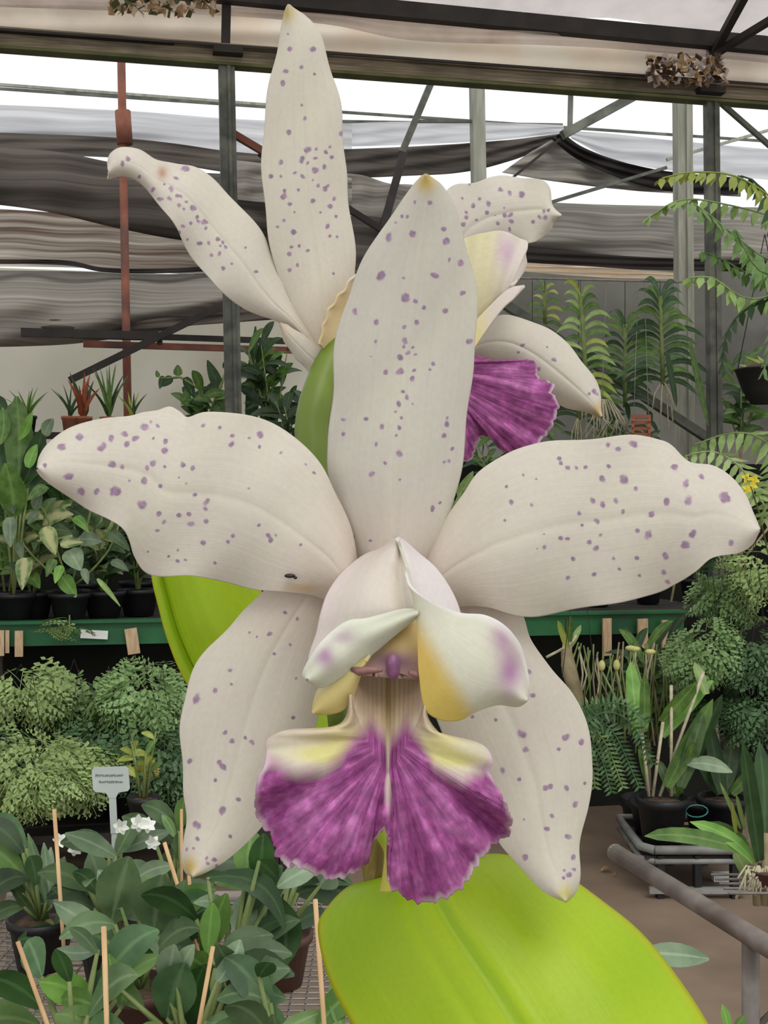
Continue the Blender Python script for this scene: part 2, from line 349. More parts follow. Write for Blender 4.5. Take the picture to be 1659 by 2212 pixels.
# main truss: upper chord, gutter beam, posts, struts
TB = 6.25
def mb_struct(name, f, m): o = MB(); f(o); return struct(o.build(name, m))
def hbar(name, p0, p1, t, w, h, m): return mb_struct(name, lambda o: o.bar(att(*p0, t), att(*p1, t), w, h), m)
def gut(o):
    a0, a1 = att(-200, 70, TB), att(1860, 222, TB)
    for dz, h, dn in ((0.03, .022, -.03), (.0, .04, 0), (-.035, .025, -.015)):
        o.bar(a0 + Vector((0, 0, dz)) + DN * dn, a1 + Vector((0, 0, dz)) + DN * dn, .07, h)
mb_struct('trim_1', gut, M['beam'])
hbar('trim_2', (-200, 91), (1860, 244), TB - .01, .08, .016, M['moss'])
hbar('trim_3', (-200, 56), (1860, 203), TB - .03, .09, .012, M['dark'])
hbar('trim_4', (200, -40), (1860, 118), TB - .05, .06, .085, M['dark'])
def post(name, x0, y0, x1, y1, t, w, m, sq=True, label=None):
    o = MB(); a = att(x0, y0, t); b = att(x1, y1, t)
    if sq:
        o.bar(a, b, w, w * .8, up=DN)
        o.bar(a - DN * w * .45 + DS * w * .12, b - DN * w * .45 + DS * w * .12, w * .2, w * .2, up=DN)
    else: o.tube([a, b], w / 2, 12)
    return struct(o.build(name, m))
def floor_y(px, t): return CY + H * F / Yt(px, t)
post('trim_5', 488, 105, 520, floor_y(520, TB), TB, .082, M['steel'])
post('trim_6', 1536, 185, 1551, floor_y(1551, TB), TB, .072, M['steel'])
for i, (q, h) in enumerate((((492, 108), .03), ((1532, 193), .03))):
    mb_struct('trim_%d' % (7 + i), lambda o: o.box(att(q[0], q[1] + 6, TB - .06), (.15, .1, h), Matrix.Rotation(TH, 3, 'Z')), M['dark'])
hbar('trim_9', (490, -30), (487, 105), TB, .045, .045, M['dark'])
hbar('trim_10', (1537, 95), (1536, 190), TB, .045, .045, M['dark'])
mb_struct('trim_11', lambda o: o.bar(att(1545, 108, TB - .06), att(1625, -40, 5.5), .04, .04), M['dark'])
mb_struct('trim_12', lambda o: o.bar(att(1545, 116, TB - .08), att(1700, 22, 5.7), .035, .035), M['dark'])
hbar('trim_13', (497, 285), (610, 352), TB + .02, .035, .035, M['rust'])
hbar('trim_14', (560, 330), (830, 500), TB + .05, .035, .03, M['dark'])
hbar('trim_15', (1560, 225), (1680, 330), TB + .02, .025, .025, M['steel'])
post('trim_16', 1474, 205, 1484, floor_y(1484, 7.4), 7.4, .105, M['pale_post'])
# roof film over the near bay and the cream valance between the chords
def roof():
    q = []
    zc = att(830, 35, TB).z + .06
    for j in range(18):
        for i in range(60):
            s = -4.5 + i * .17; t = 2.2 + (TB - 2.2) * j / 17
            q.append(st(s, t, zc + .03 * math.sin(i * .9 + j * .5) + .25 * math.sin(PI * j / 17)))
    f = [(j * 60 + i, j * 60 + i + 1, (j + 1) * 60 + i + 1, (j + 1) * 60 + i) for j in range(17) for i in range(59)]
    return MB().add(q, f).build('ceiling', M['film_grey'])
struct(roof())
struct(sheet('wall_valance', '-200 -60 400 -20 900 20 1300 55 1860 110', '-200 62 400 92 900 130 1300 168 1860 215', TB + .05, TB + .1, M['film'], .02, seed=1, sag=.05, thick=0))
struct(sheet('wall_valance_fold', '-200 -50 400 -20 900 22 1300 50 1860 112', '-200 8 400 30 700 52 900 88 1300 104 1860 156', TB - .0, TB + .04, M['film_grey'], .03, seed=4, sag=-.03, thick=0))
# clear film of the far bay (bright sky beyond) with its ribs
struct(sheet('window_1', '-300 -40 600 20 1200 60 2000 130', '-300 330 600 350 1200 420 2000 480', 9.3, 9.3, M['clear'], .03, seed=2, thick=0))
for i, (a, b, wd, m) in enumerate((((-200, 168), (700, 236), .02, 'pale_post'), ((-200, 178), (1700, 308), .018, 'steel'), ((700, 262), (1215, 270), .02, 'steel'),
                                   ((933, 175), (868, 330), .045, 'steel'), ((872, 330), (820, 520), .05, 'dark'), ((1030, 185), (1034, 400), .09, 'pale_post'),
                                   ((1233, 195), (1231, 280), .03, 'steel'), ((1215, 292), (1375, 205), .06, 'steel'), ((1180, 440), (1440, 362), .022, 'steel'), ((1090, 398), (1210, 300), .018, 'dark'),
                                   ((1440, 345), (1700, 270), .02, 'pale_post'), ((900, 262), (1020, 262), .02, 'steel'))):
    hbar('trim_%d' % (17 + i), a, b, 8.2 if i > 2 else 9.1, wd, wd, M[m])
# rusty pole with a wider sleeve
rp = MB(); a, b = att(262, 128, 7.9), att(288, floor_y(288, 7.9), 7.9); rp.tube([a, b], .026, 10); rp.tube([att(265, 240, 7.9), att(270, 312, 7.9)], .05, 10)
struct(rp.build('trim_30', M['rust']))
hbar('trim_31', (490, 655), (150, 822), 7.6, .04, .04, M['dark']); hbar('trim_32', (46, 718), (350, 727), 7.7, .055, .05, M['dark'])
hbar('trim_33', (345, 730), (345, 745), 7.7, .03, .03, M['dark']); hbar('trim_34', (180, 743), (640, 757), 7.8, .03, .04, M['rust']); hbar('trim_35', (350, 728), (640, 738), 7.7, .03, .035, M['dark'])
hbar('trim_36', (1080, 650), (1545, 958), 6.6, .05, .05, M['steel'])
# draped shade nets, near to far
def net(label, *a, **k): o = sheet('shade_net', *a, thick=0 if a[4] in (M['net_pale'], M['film'], M['net_streak']) else .003, **k); return tag(o, label, 'shade net', 'draped shade nets')
net('pale rolled shade net just under the bright sky strip on the left', '-200 218 250 238 490 256 760 268', '-200 285 250 300 490 330 760 345', 8.9, 8.6, M['net_pale'], .03, seed=3, sag=-.1)
net('dark brown net edge below the pale roll on the left', '-200 280 250 297 490 326 640 340', '-200 330 250 340 490 372 640 384', 8.5, 8.4, M['net_dark'], .02, seed=5)
net('broad dark shade net sagging across the rusty pole', '-200 305 100 325 250 352 420 372 640 380', '-200 425 60 450 250 492 400 520 640 545', 8.3, 8.2, M['net_dark'], .04, seed=6, sag=-.1)
net('grey net patch right of the left steel post', '500 345 560 352 700 372 760 385', '500 430 600 440 700 448 760 470', 8.1, 8.1, M['net_mid'], .02, seed=7)
net('light streaky net under the dark one on the left', '-200 440 150 462 400 495 560 520', '-200 575 150 578 400 592 620 600', 8.7, 8.5, M['net_streak'], .03, seed=8)
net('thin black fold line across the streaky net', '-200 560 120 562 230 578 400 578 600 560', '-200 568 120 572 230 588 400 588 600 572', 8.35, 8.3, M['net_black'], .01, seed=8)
net('grey brown net billowing low on the left', '-200 582 150 586 300 592 480 590 680 588', '-200 752 60 748 200 738 400 706 680 650', 8.5, 8.2, M['net_mid'], .05, seed=9, sag=-.25)
net('dark strip for the shading on the low left net', '-200 668 60 680 200 680 400 664 680 650', '-200 700 60 712 200 716 400 704 680 684', 8.15, 8.1, M['net_dark'], .02, seed=10)  # separate dark strip, imitates the shading low on the net
net('pale translucent net strip left of the tent peak', '700 268 900 262 1050 264 1218 270', '700 318 900 312 1050 304 1218 288', 8.9, 8.8, M['net_pale'], .02, seed=11)
net('dark net swept up to the tent peak from the left', '700 324 900 316 1080 304 1215 288', '700 388 860 380 1000 372 1110 345 1216 302', 8.5, 8.45, M['net_dark'], .03, seed=12)
net('black net edge falling right from the tent peak', '1214 286 1260 318 1340 348 1440 370 1600 384', '1190 300 1250 345 1340 385 1440 412 1600 420', 8.3, 8.3, M['net_black'], .02, seed=13)
net('pale net right of the peak below the sky strip', '1225 282 1330 290 1480 306 1800 335', '1235 300 1330 345 1480 372 1800 400', 8.8, 8.7, M['net_pale'], .03, seed=14)
net('grey net sagging between the peak and the pale post', '1150 325 1215 300 1300 350 1440 385 1600 405', '1085 372 1200 392 1330 408 1440 416 1600 425', 8.4, 8.35, M['net_mid'], .03, seed=15)
net('grey net behind the front sepal tip on the left', '700 372 780 378 840 396 900 400 1000 420', '700 470 800 480 900 490 1000 500', 8.3, 8.3, M['net_mid'], .02, seed=16)
net('brown black net below the grey ones in the middle', '500 440 700 455 900 480 1100 500', '500 610 700 610 900 600 1100 600', 8.25, 8.2, M['net_dark'], .03, seed=17)
net('broad grey net right of the rear flower', '1080 430 1250 440 1450 445 1900 452', '1080 530 1250 545 1450 560 1900 575', 8.9, 8.5, M['net_mid'], .04, seed=18, sag=-.15)
net('black strip along the bottom of the broad grey net', '1080 530 1250 545 1450 558 1900 572', '1080 562 1250 575 1450 584 1900 590', 8.4, 8.4, M['net_black'], .01, seed=19)
net('cream folded net hem under the black strip', '1100 566 1250 574 1450 588 1500 590', '1100 584 1250 596 1450 606 1500 604', 8.3, 8.3, M['film'], .02, seed=20)
# torn film and leaf litter lying on the beam
def clump(name, label, x0, x1, y0, y1, t, n, mats, cat='litter'):
    root = thing(name, att((x0 + x1) / 2, y1, t), label, cat)
    for m in mats:
        o = MB()
        for _ in range(n):
            x = random.uniform(x0, x1); y = random.uniform(y0, y1); c = att(x, y, t + random.uniform(-.03, .04)); a = Vector((random.uniform(-1, 1), random.uniform(-.4, .4), random.uniform(-1, 1))).normalized() * .03
            b = Vector((random.uniform(-1, 1), random.uniform(-1, 1), random.uniform(-1, 1))).normalized() * .018
            o.add([c - a, c - b, c + a, c + b * 1.4], [(0, 1, 2, 3)])
        k = o.build('leaf_scrap', m, root); k['kind'] = 'stuff'
clump('leaf_litter', 'brown leaf litter caught on the beam beside the right steel post', 1400, 1570, 122, 180, TB - .17, 60, [M['litter'], M['film_grey'], M['soil']])
clump('leaf_litter', 'dry leaf scraps in the torn film at the upper left', 240, 470, -10, 30, TB - .07, 40, [M['litter'], M['film'], M['moss']])

# ------------------------------------------------------------------ leaves, ferns, pots
def leaf3(P0, P1, width, bend, nrm, m, parent, shape='lance', fold=.25, name='leaf', n=7, mid=None):
    P0, P1, bend = Vector(P0), Vector(P1), Vector(bend); ax = (P1 - P0)
    side = ax.cross(Vector(nrm)).normalized(); nn = side.cross(ax).normalized(); vs = []
    for i in range(n + 1):
        v = i / n; p = P0 + ax * v + bend * (4 * v * (1 - v))
        if shape == 'lance': wd = math.sin(PI * min(1, v * .93 + .05)) ** .8
        elif shape == 'strap': wd = min(1, .55 + v * 1.5) * (1 - v ** 5) ** .6
        elif shape == 'broad': wd = math.sin(PI * (v * .96 + .02) ** .62) ** .7
        else: wd = (1 - v) ** .7 * min(1, v * 6 + .3)
        h = max(width * .5 * wd, width * .02)
        for u in (-1, 0, 1): vs.append(p + side * (u * h) + nn * (abs(u) * h * fold))
    fs = []
    for i in range(n):
        for u in (0, 1): a = i * 3 + u; fs.append((a, a + 1, a + 4, a + 3))
    o = MB().add(vs, fs).build(name, m, parent); a_ = o.data.attributes.new('rib', 'FLOAT', 'POINT'); a_.data.foreach_set('value', [0.0, 1.0, 0.0] * (n + 1)); return o
def lp(parent, x0, y0, x1, y1, wpx, Y, m, dY=0, bx=0, by=0, shape='lance', nr=None, fold=.25, name='leaf'):
    """leaf by its two ends in the photograph; bend (bx,by) in px at the middle"""
    P0 = at(x0, y0, Y); P1 = at(x1, y1, Y + dY); s = Y / F
    nr = nr or Vector((random.uniform(-.25, .25), -1, random.uniform(0, .5)))
    return leaf3(P0, P1, wpx * s, Vector((bx * s, 0, -by * s)), nr, L[m] if isinstance(m, str) else m, parent, shape, fold, name)
def rimpot(parent, c, r, h, m=None, fill=True):
    """c: centre of the base"""
    m = m or M['black']
    o = MB().lathe(c, [(0.001, 0), (r * .72, 0), (r * .95, h * .82), (r * 1.04, h * .84), (r * 1.06, h), (r * .96, h), (r * .93, h * .88), (0.001, h * .86)], 22).build('pot', m, parent)
    if fill: MB().lathe(c, [(r * .92, h * .87), (r * .5, h * .93), (.001, h * .95)], 14).build('potting_mix', M['soil'], parent)
    return o
def frond_mesh(length, wid, n, droop, sub=0, lw=.3, curl=.2, taper=.9):
    o = MB(); pr = []
    for i in range(n + 1):
        v = i / n; pr.append(Vector((length * v * (1 - .12 * v), 0, -droop * length * v * v)))
    o.tube(pr, [length * .008] * (n + 1), 3, False)
    for i in range(1, n + 1):
        v = i / n; l = wid * min(1, v * 5 + .25) * (1 - v ** 2 * taper) ; p = pr[i]
        for sgn in (-1, 1):
            d = Vector((.35, sgn, -curl - random.uniform(0, .15))).normalized(); tip = p + d * l; w = length / n * lw * 1.6
            if not sub:
                o.add([p, p + d * l * .35 + Vector((w, 0, 0)), tip, p + d * l * .35 - Vector((w, 0, 0))], [(0, 1, 2, 3)])
            else:
                for k in range(1, sub + 1):
                    q = p + d * l * k / sub; ll = l * .52 * (1.15 - k / sub * .5)
                    for s2 in (-1, 1):
                        e = (d * .7 + Vector((s2, 0, random.uniform(-.3, .2)))).normalized() * ll; wv = d * ll * .42
                        o.add([q, q + e * .5 + wv, q + e, q + e * .5 - wv], [(0, 1, 2, 3)])
    me = bpy.data.meshes.new('frond'); me.from_pydata(o.v, [], o.f); me.polygons.foreach_set('use_smooth', o.sm); me.update(); return me
def dirmat(d, roll=0):
    d = Vector(d).normalized(); y = Vector((0, 0, 1)).cross(d)
    y = y.normalized() if y.length > 1e-3 else Vector((0, 1, 0)); z = d.cross(y)
    return (Matrix((d, y, z)).transposed() @ Matrix.Rotation(roll, 3, 'X')).to_4x4()
FR = {}
def fronds(key, matkey, **k):
    ms = []
    for _ in range(3):
        me = frond_mesh(**k); me.materials.append(L[matkey]); ms.append(me)
    FR[key] = ms
fronds('lacy', 'fern', length=1, wid=.5, n=6, droop=.4, sub=2, curl=.25)
fronds('lacylight', 'fernlight', length=1, wid=.5, n=6, droop=.4, sub=2, curl=.25)
fronds('lacydark', 'ferndark', length=1, wid=.5, n=6, droop=.4, sub=2, curl=.25)
leafmat('gold', (168, 140, 52), (196, 172, 72))
fronds('gold', 'gold', length=1, wid=.5, n=6, droop=.4, sub=2, curl=.25)
fronds('sword', 'ferndark', length=1, wid=.15, n=24, droop=.55)
fronds('swordlight', 'fern', length=1, wid=.15, n=22, droop=.5)
def fern(label, x, y, Y, rx, ry, n, key, fl=92, pr=.07, ph=.1, rise=.42, name='potted_fern', cat='fern'):
    """mound of fronds centred on (x, y), half-size rx by ry px; fl: frond length px"""
    s = Y / F; c = at(x, y, Y); R = Vector((rx * s, min(rx, ry * 1.3) * s, ry * s)); pb = c - Vector((0, 0, ry * s * .55 + ph)); root = thing(name, pb, label, cat); rimpot(root, pb, pr, ph)
    for i in range(n):
        a = -PI * random.uniform(-.06, 1.06); el = math.asin(random.uniform(-.75, 1)); nrm = Vector((math.cos(a) * math.cos(el), math.sin(a) * math.cos(el), math.sin(el)))
        k = random.uniform(.35, .85); p = c + Vector((nrm.x * R.x, nrm.y * R.y, nrm.z * R.z)) * k
        nf = (nrm + Vector((random.uniform(-.5, .5), random.uniform(-.6, .1), random.uniform(-.1, .7)))).normalized()
        d = Vector((nrm.x * 1.1 + random.uniform(-.5, .5), nrm.y * .4 - .15, rise * max(0, nrm.z) - .5 * (1 - max(0, nrm.z)) + random.uniform(-.3, .3))); d = (d - nf * d.dot(nf)).normalized(); yv = nf.cross(d)
        o = bpy.data.objects.new('frond', random.choice(FR[key])); COL.objects.link(o); o.parent = root
        o.matrix_basis = Matrix.Translation(p - pb) @ Matrix((d, yv, nf)).transposed().to_4x4() @ Matrix.Scale(fl * s * random.uniform(.75, 1.25), 4)
    return root
def leafy(label, x, y, Y, hpx, spx, n, mats, lw=.35, name='foliage_plant', cat='plant', shape='lance', pot=True, pr=.07, ph=.11, ll=None, potm=None, stems=5, group=None):
    """bushy plant: base of the foliage at (x, y); hpx, spx: height and half-spread in px"""
    s = Y / F; c = at(x, y, Y); root = thing(name, Vector((c.x, c.y, c.z - ph if pot else 0)), label, cat, group)
    if pot: rimpot(root, c - Vector((0, 0, ph)), pr, ph, potm)
    else:
        rimpot(root, Vector((c.x, c.y, 0)), .11, .2); MB().tube([Vector((c.x, c.y, .17)), c], [.014, .01], 6).build('trunk', M['cane'], root)
    ll = (ll or hpx * .42) * s; h = hpx * s; sp = spx * s; tips = []
    st_ = MB()
    for k in range(stems):
        a = random.uniform(0, 2 * PI); tp = c + Vector((math.cos(a) * sp * .6, math.sin(a) * sp * .35, h * random.uniform(.55, .95)))
        b = c + Vector((math.cos(a) * .01, math.sin(a) * .01, 0)); md = (b + tp) / 2 + Vector((0, 0, h * .08)); st_.tube([b, md, tp], [.006, .005, .003], 5); tips.append((b, md, tp))
    st_.build('stem', M['stem'], root)
    for i in range(n):
        b, md, tp = tips[i % stems]; v = (i // stems + random.uniform(.1, .9)) / max(1, n / stems); v = .12 + .88 * v
        p = b.lerp(md, v * 2) if v < .5 else md.lerp(tp, v * 2 - 1)
        a = random.uniform(0, 2 * PI); el = random.uniform(-.25, .8) + (.7 if v > .9 else 0)
        d = Vector((math.cos(a), math.sin(a) * .7, el)).normalized(); l = ll * random.uniform(.7, 1.15)
        leaf3(p, p + d * l, l * lw, Vector((0, 0, l * .12)), Vector((random.uniform(-.5, .5), -1, random.uniform(.2, 1.2))), L[random.choice(mats)], root, shape)
    return root
def vanda(label, x, yt, yb, Y, spread, n, mats, roots=True, wpx=13, name='hanging_orchid', lean=0):
    s = Y / F; root = thing(name, at(x, yb, Y), label, 'orchid'); o = MB(); o.tube([at(x + lean, yt, Y), at(x, yb, Y)], .012, 6); o.build('stem', M['stem'], root)
    for i in range(n):
        v = i / (n - 1); y = yt + (yb - yt) * v; xx = x + lean * (1 - v); sg = 1 if i % 2 else -1
        ln = spread * random.uniform(.75, 1.1) * (1 - .15 * v); up = (.95 - v * .8) * ln * .8
        lp(root, xx, y, xx + sg * ln * random.uniform(.75, 1) * (.45 + .6 * min(1, v * 1.8)), y - up * .55 + ln * (.12 + v * .25), wpx * .78, Y, random.choice(mats), dY=random.uniform(-.12, .12), by=-ln * .22, shape='strap')
    if roots:
        for k in range(7):
            r = MB(); x2 = x + random.uniform(-25, 25); y2 = yb + random.uniform(40, 110)
            r.tube([at(x, yb - 10, Y), at(x + (x2 - x) * .8, yb + (y2 - yb) * .4, Y + random.uniform(-.03, .03)), at(x2, y2, Y)], .004, 4); r.build('root', M['root'], root)
    # hanging wire
    MB().tube([at(x + lean, yt + 8, Y), at(x + lean, 606, 6.45)], .0022, 4).build('hanging_wire', M['dark'], root)
    return root

# ------------------------------------------------------------------ the far bench and its green rail
TR = 4.95
def zat(py, px, t): return att(px, py, t).z
zr = zat(1372, 0, TR)
bench = thing('plant_bench', st(0, TR, 0), 'long plant bench with a green front rail behind the flower', 'bench')
MB().bar(st(-1.6, TR, zr), st(2.3, TR, zr), .03, .088).build('front_rail', M['rail'], bench)['label'] = 'green painted front rail'
MB().bar(st(-1.6, TR - .01, zr + .05), st(2.3, TR - .01, zr + .05), .06, .012).build('rail_cap', M['rail'], bench)
for k in range(12):
    MB().box(st(.4, TR + .09 + k * .12, zr + .035), (4.3, .09, .02), Matrix.Rotation(TH, 3, 'Z')).build('slat', M['dark'], bench)
for s_ in (-1.5, -.6, .8, 2.3):
    for t_ in (TR + .06, TR + 1.5): MB().bar(st(s_, t_, 0), st(s_, t_, zr + .03), .05, .05, up=DN).build('leg', M['dark'], bench)
zb = zr + .05
# low bench in front of it for the ferns
low = thing('low_bench', st(0, 4.5, 0), 'low dark shelf under the green rail carrying ferns', 'bench')
for k in range(4): MB().box(st(-.4, 4.42 + k * .14, .2), (2.0, .11, .03), Matrix.Rotation(TH, 3, 'Z')).build('slat', M['dark'], low)
for s_ in (-1.3, -.4, .5): MB().bar(st(s_, 4.5, 0), st(s_, 4.5, .19), .05, .05, up=DN).build('leg', M['dark'], low)
MB().box(st(.8, TR + .3, .41), (5.1, .03, .82), Matrix.Rotation(TH, 3, 'Z')).build('dark_backing', M['darkback'], bench)  # black sheet added to make the space under the bench dark
# wooden pegs and white tags on the rail
def peg(x, y0, y1, wpx, label, lean=0):
    o = MB(); a = att(x + lean, y0, TR - .045); b = att(x, y1, TR - .035); s = Yt(x, TR) / F
    o.bar(a, b, wpx * s, .014, up=DN); tag(o.build('wooden_peg', M['wood']), label, 'peg', 'wooden pegs along the green rail')
peg(4, 1362, 1416, 10, 'wooden peg on the green rail at the left picture edge'); peg(16, 1362, 1410, 8, 'narrow wooden peg second from the left edge on the rail')
peg(41, 1363, 1418, 17, 'wide wooden peg on the rail left of the white tag'); peg(290, 1358, 1412, 26, 'slanted wooden peg on the rail near the bright orchid leaf', -8)
peg(1311, 1336, 1416, 19, 'tall wooden peg on the rail right of the flower'); peg(1388, 1337, 1400, 22, 'wide wooden peg on the rail above the yellow bud'); peg(1436, 1340, 1405, 14, 'greenish wooden peg rightmost on the rail')
tg = MB(); tg.bar(att(174, 1369, TR - .03), att(233, 1372, TR - .03), .004, .034); tag(tg.build('plant_tag', M['white']), 'small white tag stuck on the green rail left', 'tag')

# plants on the bench, left
def benchY(px, t): return Yt(px, t)
def on_bench(px, t): return CY + (H - zb - .11) * F / Yt(px, t)      # py of a pot rim standing on the bench
pl = [(15, 5.15, 330, 70, 26, ['bright', 'green'], .38, 'tall bright broad-leaved plant at the left picture edge'),
      (70, 5.1, 200, 80, 34, ['variegated', 'green', 'mid'], .5, 'cream-splashed leafy plant above the left end of the rail'),
      (150, 5.2, 230, 90, 40, ['green', 'dark', 'variegated'], .45, 'tall leafy plant with pointed leaves under the left petal'),
      (225, 5.1, 200, 80, 34, ['variegated', 'dark', 'mid'], .5, 'variegated climbing plant right of the pointed-leaf one'),
      (300, 5.2, 190, 70, 30, ['dark', 'deep'], .4, 'dark shaded plant beside the bright orchid leaf edge'),
      (-60, 5.2, 330, 90, 26, ['dark', 'green'], .4, 'dark leafy plant cut by the left picture edge')]
for x, t, h, sp, n, ms, lw, lb in pl:
    leafy(lb, x, on_bench(x, t), benchY(x, t), h, sp, int(n * 1.7), ms, lw, pr=.085, ll=h * .33 if h < 300 else 75, shape='broad' if lw >= .45 else 'lance')
for i, (x, t, h, sp, n, ms, lb) in enumerate([(40, 5.7, 320, 100, 44, ['dark', 'deep'], 'dark filler plant in the second row far left'), (170, 5.7, 300, 110, 48, ['dark', 'deep', 'green'], 'dark bushy filler plant in the second row under the left petal tip'),
                                   (300, 5.8, 330, 100, 44, ['dark', 'deep'], 'dark bushy filler plant in the second row behind the left petal'), (420, 5.7, 330, 100, 40, ['dark', 'deep'], 'dark bushy filler plant in the second row left of the stalk'),
                                   (-60, 5.9, 380, 120, 44, ['dark', 'deep'], 'second-row filler plant beyond the left picture edge')]):
    leafy(lb, x, on_bench(x, t), benchY(x, t), h, sp, int(n * 1.6), ms + ['mid'], .42, ll=70, pr=.09, stems=8)  # second row is added dark filler, makes the gaps between the plants dark
r = thing('trailing_vine', att(150, 1290, 5.0) * 1.0, 'trailing vine with large cream-marked leaves left of the bright orchid leaf', 'plant'); r.location.z = zb; Yv_ = Yt(120, 5.0)
rimpot(r, r.location.copy(), .08, .11)
for P in ('150 1265 120 1180 100 1110 70 1080', '155 1265 170 1200 190 1130 200 1080', '150 1265 90 1220 40 1160 20 1090', '160 1265 200 1230 240 1180 260 1120'):
    C_ = resample(pts(P), 8); MB().tube([at(x, y, Yv_) for x, y in C_], .005, 5).build('stem', M['stem'], r)
for q in ((22, 1117, 23, 1182, 32, 'grey'), (97, 1138, 120, 1198, 38, 'variegated'), (150, 1188, 174, 1232, 46, 'grey'), (56, 1205, 48, 1274, 38, 'variegated'), (118, 1208, 100, 1246, 22, 'green'), (133, 1222, 119, 1260, 22, 'bright'), (134, 1245, 165, 1290, 36, 'bright'), (82, 1108, 60, 1132, 22, 'grey'), (40, 1172, 48, 1210, 20, 'grey'), (240, 1212, 278, 1234, 20, 'grey'),
          (172, 1165, 220, 1170, 36, 'grey'), (160, 1118, 192, 1150, 22, 'bright'), (180, 1228, 190, 1262, 18, 'grey'), (75, 1100, 92, 1052, 28, 'grey'), (130, 1176, 180, 1172, 24, 'variegated'), (60, 1010, 80, 960, 26, 'bright'), (96, 940, 116, 905, 28, 'grey'), (60, 1250, 20, 1215, 24, 'deep'), (200, 1110, 240, 1090, 22, 'mid'), (235, 1150, 280, 1190, 26, 'mid'), (210, 1250, 260, 1310, 12, 'lime'), (10, 1060, 30, 1110, 34, 'mid'), (100, 1050, 60, 1080, 26, 'green')):
    lp(r, *q[:4], q[4], Yv_ - .06 + random.uniform(-.04, .04), q[5], dY=random.uniform(-.05, .03), shape='broad', by=random.uniform(-5, 0))
r = thing('weed_sprig', att(150, 1345, TR - .06), 'small feathery weed sprig hanging over the green rail beside the white tag', 'plant')
for k in range(9):
    o = bpy.data.objects.new('frond', FR['lacylight'][k % 3]); COL.objects.link(o); o.parent = r; a = random.uniform(-1.2, 1.2); o.matrix_basis = Matrix.Translation(Vector((random.uniform(-.07, .07), 0, random.uniform(-.03, .02)))) @ dirmat((math.sin(a), -.5, random.uniform(-.9, .5)), random.uniform(-.5, .5)) @ Matrix.Scale(random.uniform(.07, .11), 4)
MB().tube([att(150, 1300, TR + .1), att(150, 1335, TR - .03), att(150, 1352, TR - .07)], .004, 4).build('stem', M['stem'], r)
# big upright leaf at the left edge
r = thing('broad_leaved_plant', att(30, 1290, 5.02) * 1.0 + Vector((0, 0, zb - att(30, 1290, 5.02).z)), 'plant with big glossy upright leaf at far left', 'plant'); rimpot(r, r.location.copy(), .085, .11)
Yb = benchY(20, 5.02)
for q in ((38, 1045, 36, 856, 62, 'green'), (8, 1075, -16, 925, 62, 'deep'), (50, 1045, 92, 925, 44, 'deep'), (30, 1120, 12, 1000, 60, 'green'), (60, 1060, 120, 1010, 34, 'deep'), (40, 950, 70, 890, 24, 'bright'), (0, 960, 6, 880, 30, 'green')):
    lp(r, q[0], q[1], q[2], q[3], q[4], Yb, q[5], dY=random.uniform(-.1, .1), shape='lance', bx=5)
for q in ((38, 1040), (8, 1070), (50, 1040), (30, 1115), (60, 1055)): MB().tube([r.location + Vector((0, 0, .1)), at(q[0], q[1], Yb)], .006, 5).build('leaf_stalk', M['stem'], r)
ZS = 1.8; shelf = thing('back_shelf', st(-.3, 7.15, 0), 'raised shelf behind the bench carrying small terracotta pots', 'shelf')
for k in range(3): MB().box(st(-.3, 7.05 + k * .1, ZS - .012), (2.4, .085, .024), Matrix.Rotation(TH, 3, 'Z')).build('slat', M['dark'], shelf)
for s_ in (-1.4, -.4, .8): MB().bar(st(s_, 7.15, 0), st(s_, 7.15, ZS - .025), .04, .04, up=DN).build('leg', M['dark'], shelf)
def spiky(label, x, yb, Y, hpx, n, mats, wpx=10, spread=.35, name='spiky_plant', potm=None, droop=0, pot=True):
    root = thing(name, at(x, yb, Y) - Vector((0, 0, .1 if pot else 0)), label, 'plant')
    if pot: rimpot(root, at(x, yb, Y) - Vector((0, 0, .1)), .05, .1, potm)
    for i in range(n):
        a = (i / (n - 1) * 2 - 1) * spread * hpx + random.uniform(-6, 6); h = hpx * random.uniform(.65, 1) * (1 - abs(a) / hpx * .3)
        lp(root, x + random.uniform(-4, 4), yb, x + a, yb - h + droop * abs(a), wpx, Y, random.choice(mats), dY=random.uniform(-.15, .15), bx=-a * .15, by=-h * .05 * droop, shape='taper')
    return root
spiky('red-based bromeliad with dark pointed leaf tips at left', 180, CY - (ZS + .1 - H) * F / Yt(180, 7.15), Yt(180, 7.15), 105, 9, ['red', 'dark', 'red'], 16, .35, potm=M['terra'], name='bromeliad')
spiky('thin dark spiky plant left of the rusty pole', 235, CY - (ZS + .1 - H) * F / Yt(235, 7.15), Yt(235, 7.15), 125, 11, ['dark', 'green'], 9, .4, potm=M['terra'])
spiky('short spiky plant with a yellow blade by the rusty pole', 285, CY - (ZS + .1 - H) * F / Yt(285, 7.15), Yt(285, 7.15), 70, 6, ['dark', 'yellow'], 9, .5, potm=M['terra'])
spiky('thin spiky tuft left of the bromeliad', 152, CY - (ZS + .1 - H) * F / Yt(152, 7.15), Yt(152, 7.15), 80, 7, ['dark', 'ferndark'], 7, .5, potm=M['terra'])
spiky('grassy tuft at the top left of the bench plants', 60, CY - (ZS + .1 - H) * F / Yt(60, 7.15), Yt(60, 7.15), 70, 9, ['green', 'bright'], 8, .7)
r = thing('rubber_plant', Vector((at(450, 900, 6.5).x, 6.5, 0)), 'rubbery dark-leaved branching plant seen against the pale wall', 'plant')
rimpot(r, r.location.copy(), .12, .22); MB().tube([r.location + Vector((0, 0, .18)), at(450, 905, 6.5)], .012, 6).build('trunk', M['cane'], r)
MB().tube([at(440, 905, 6.5), at(430, 840, 6.5), at(390, 815, 6.5), at(345, 818, 6.5)], .007, 5).build('stem', M['stem'], r)
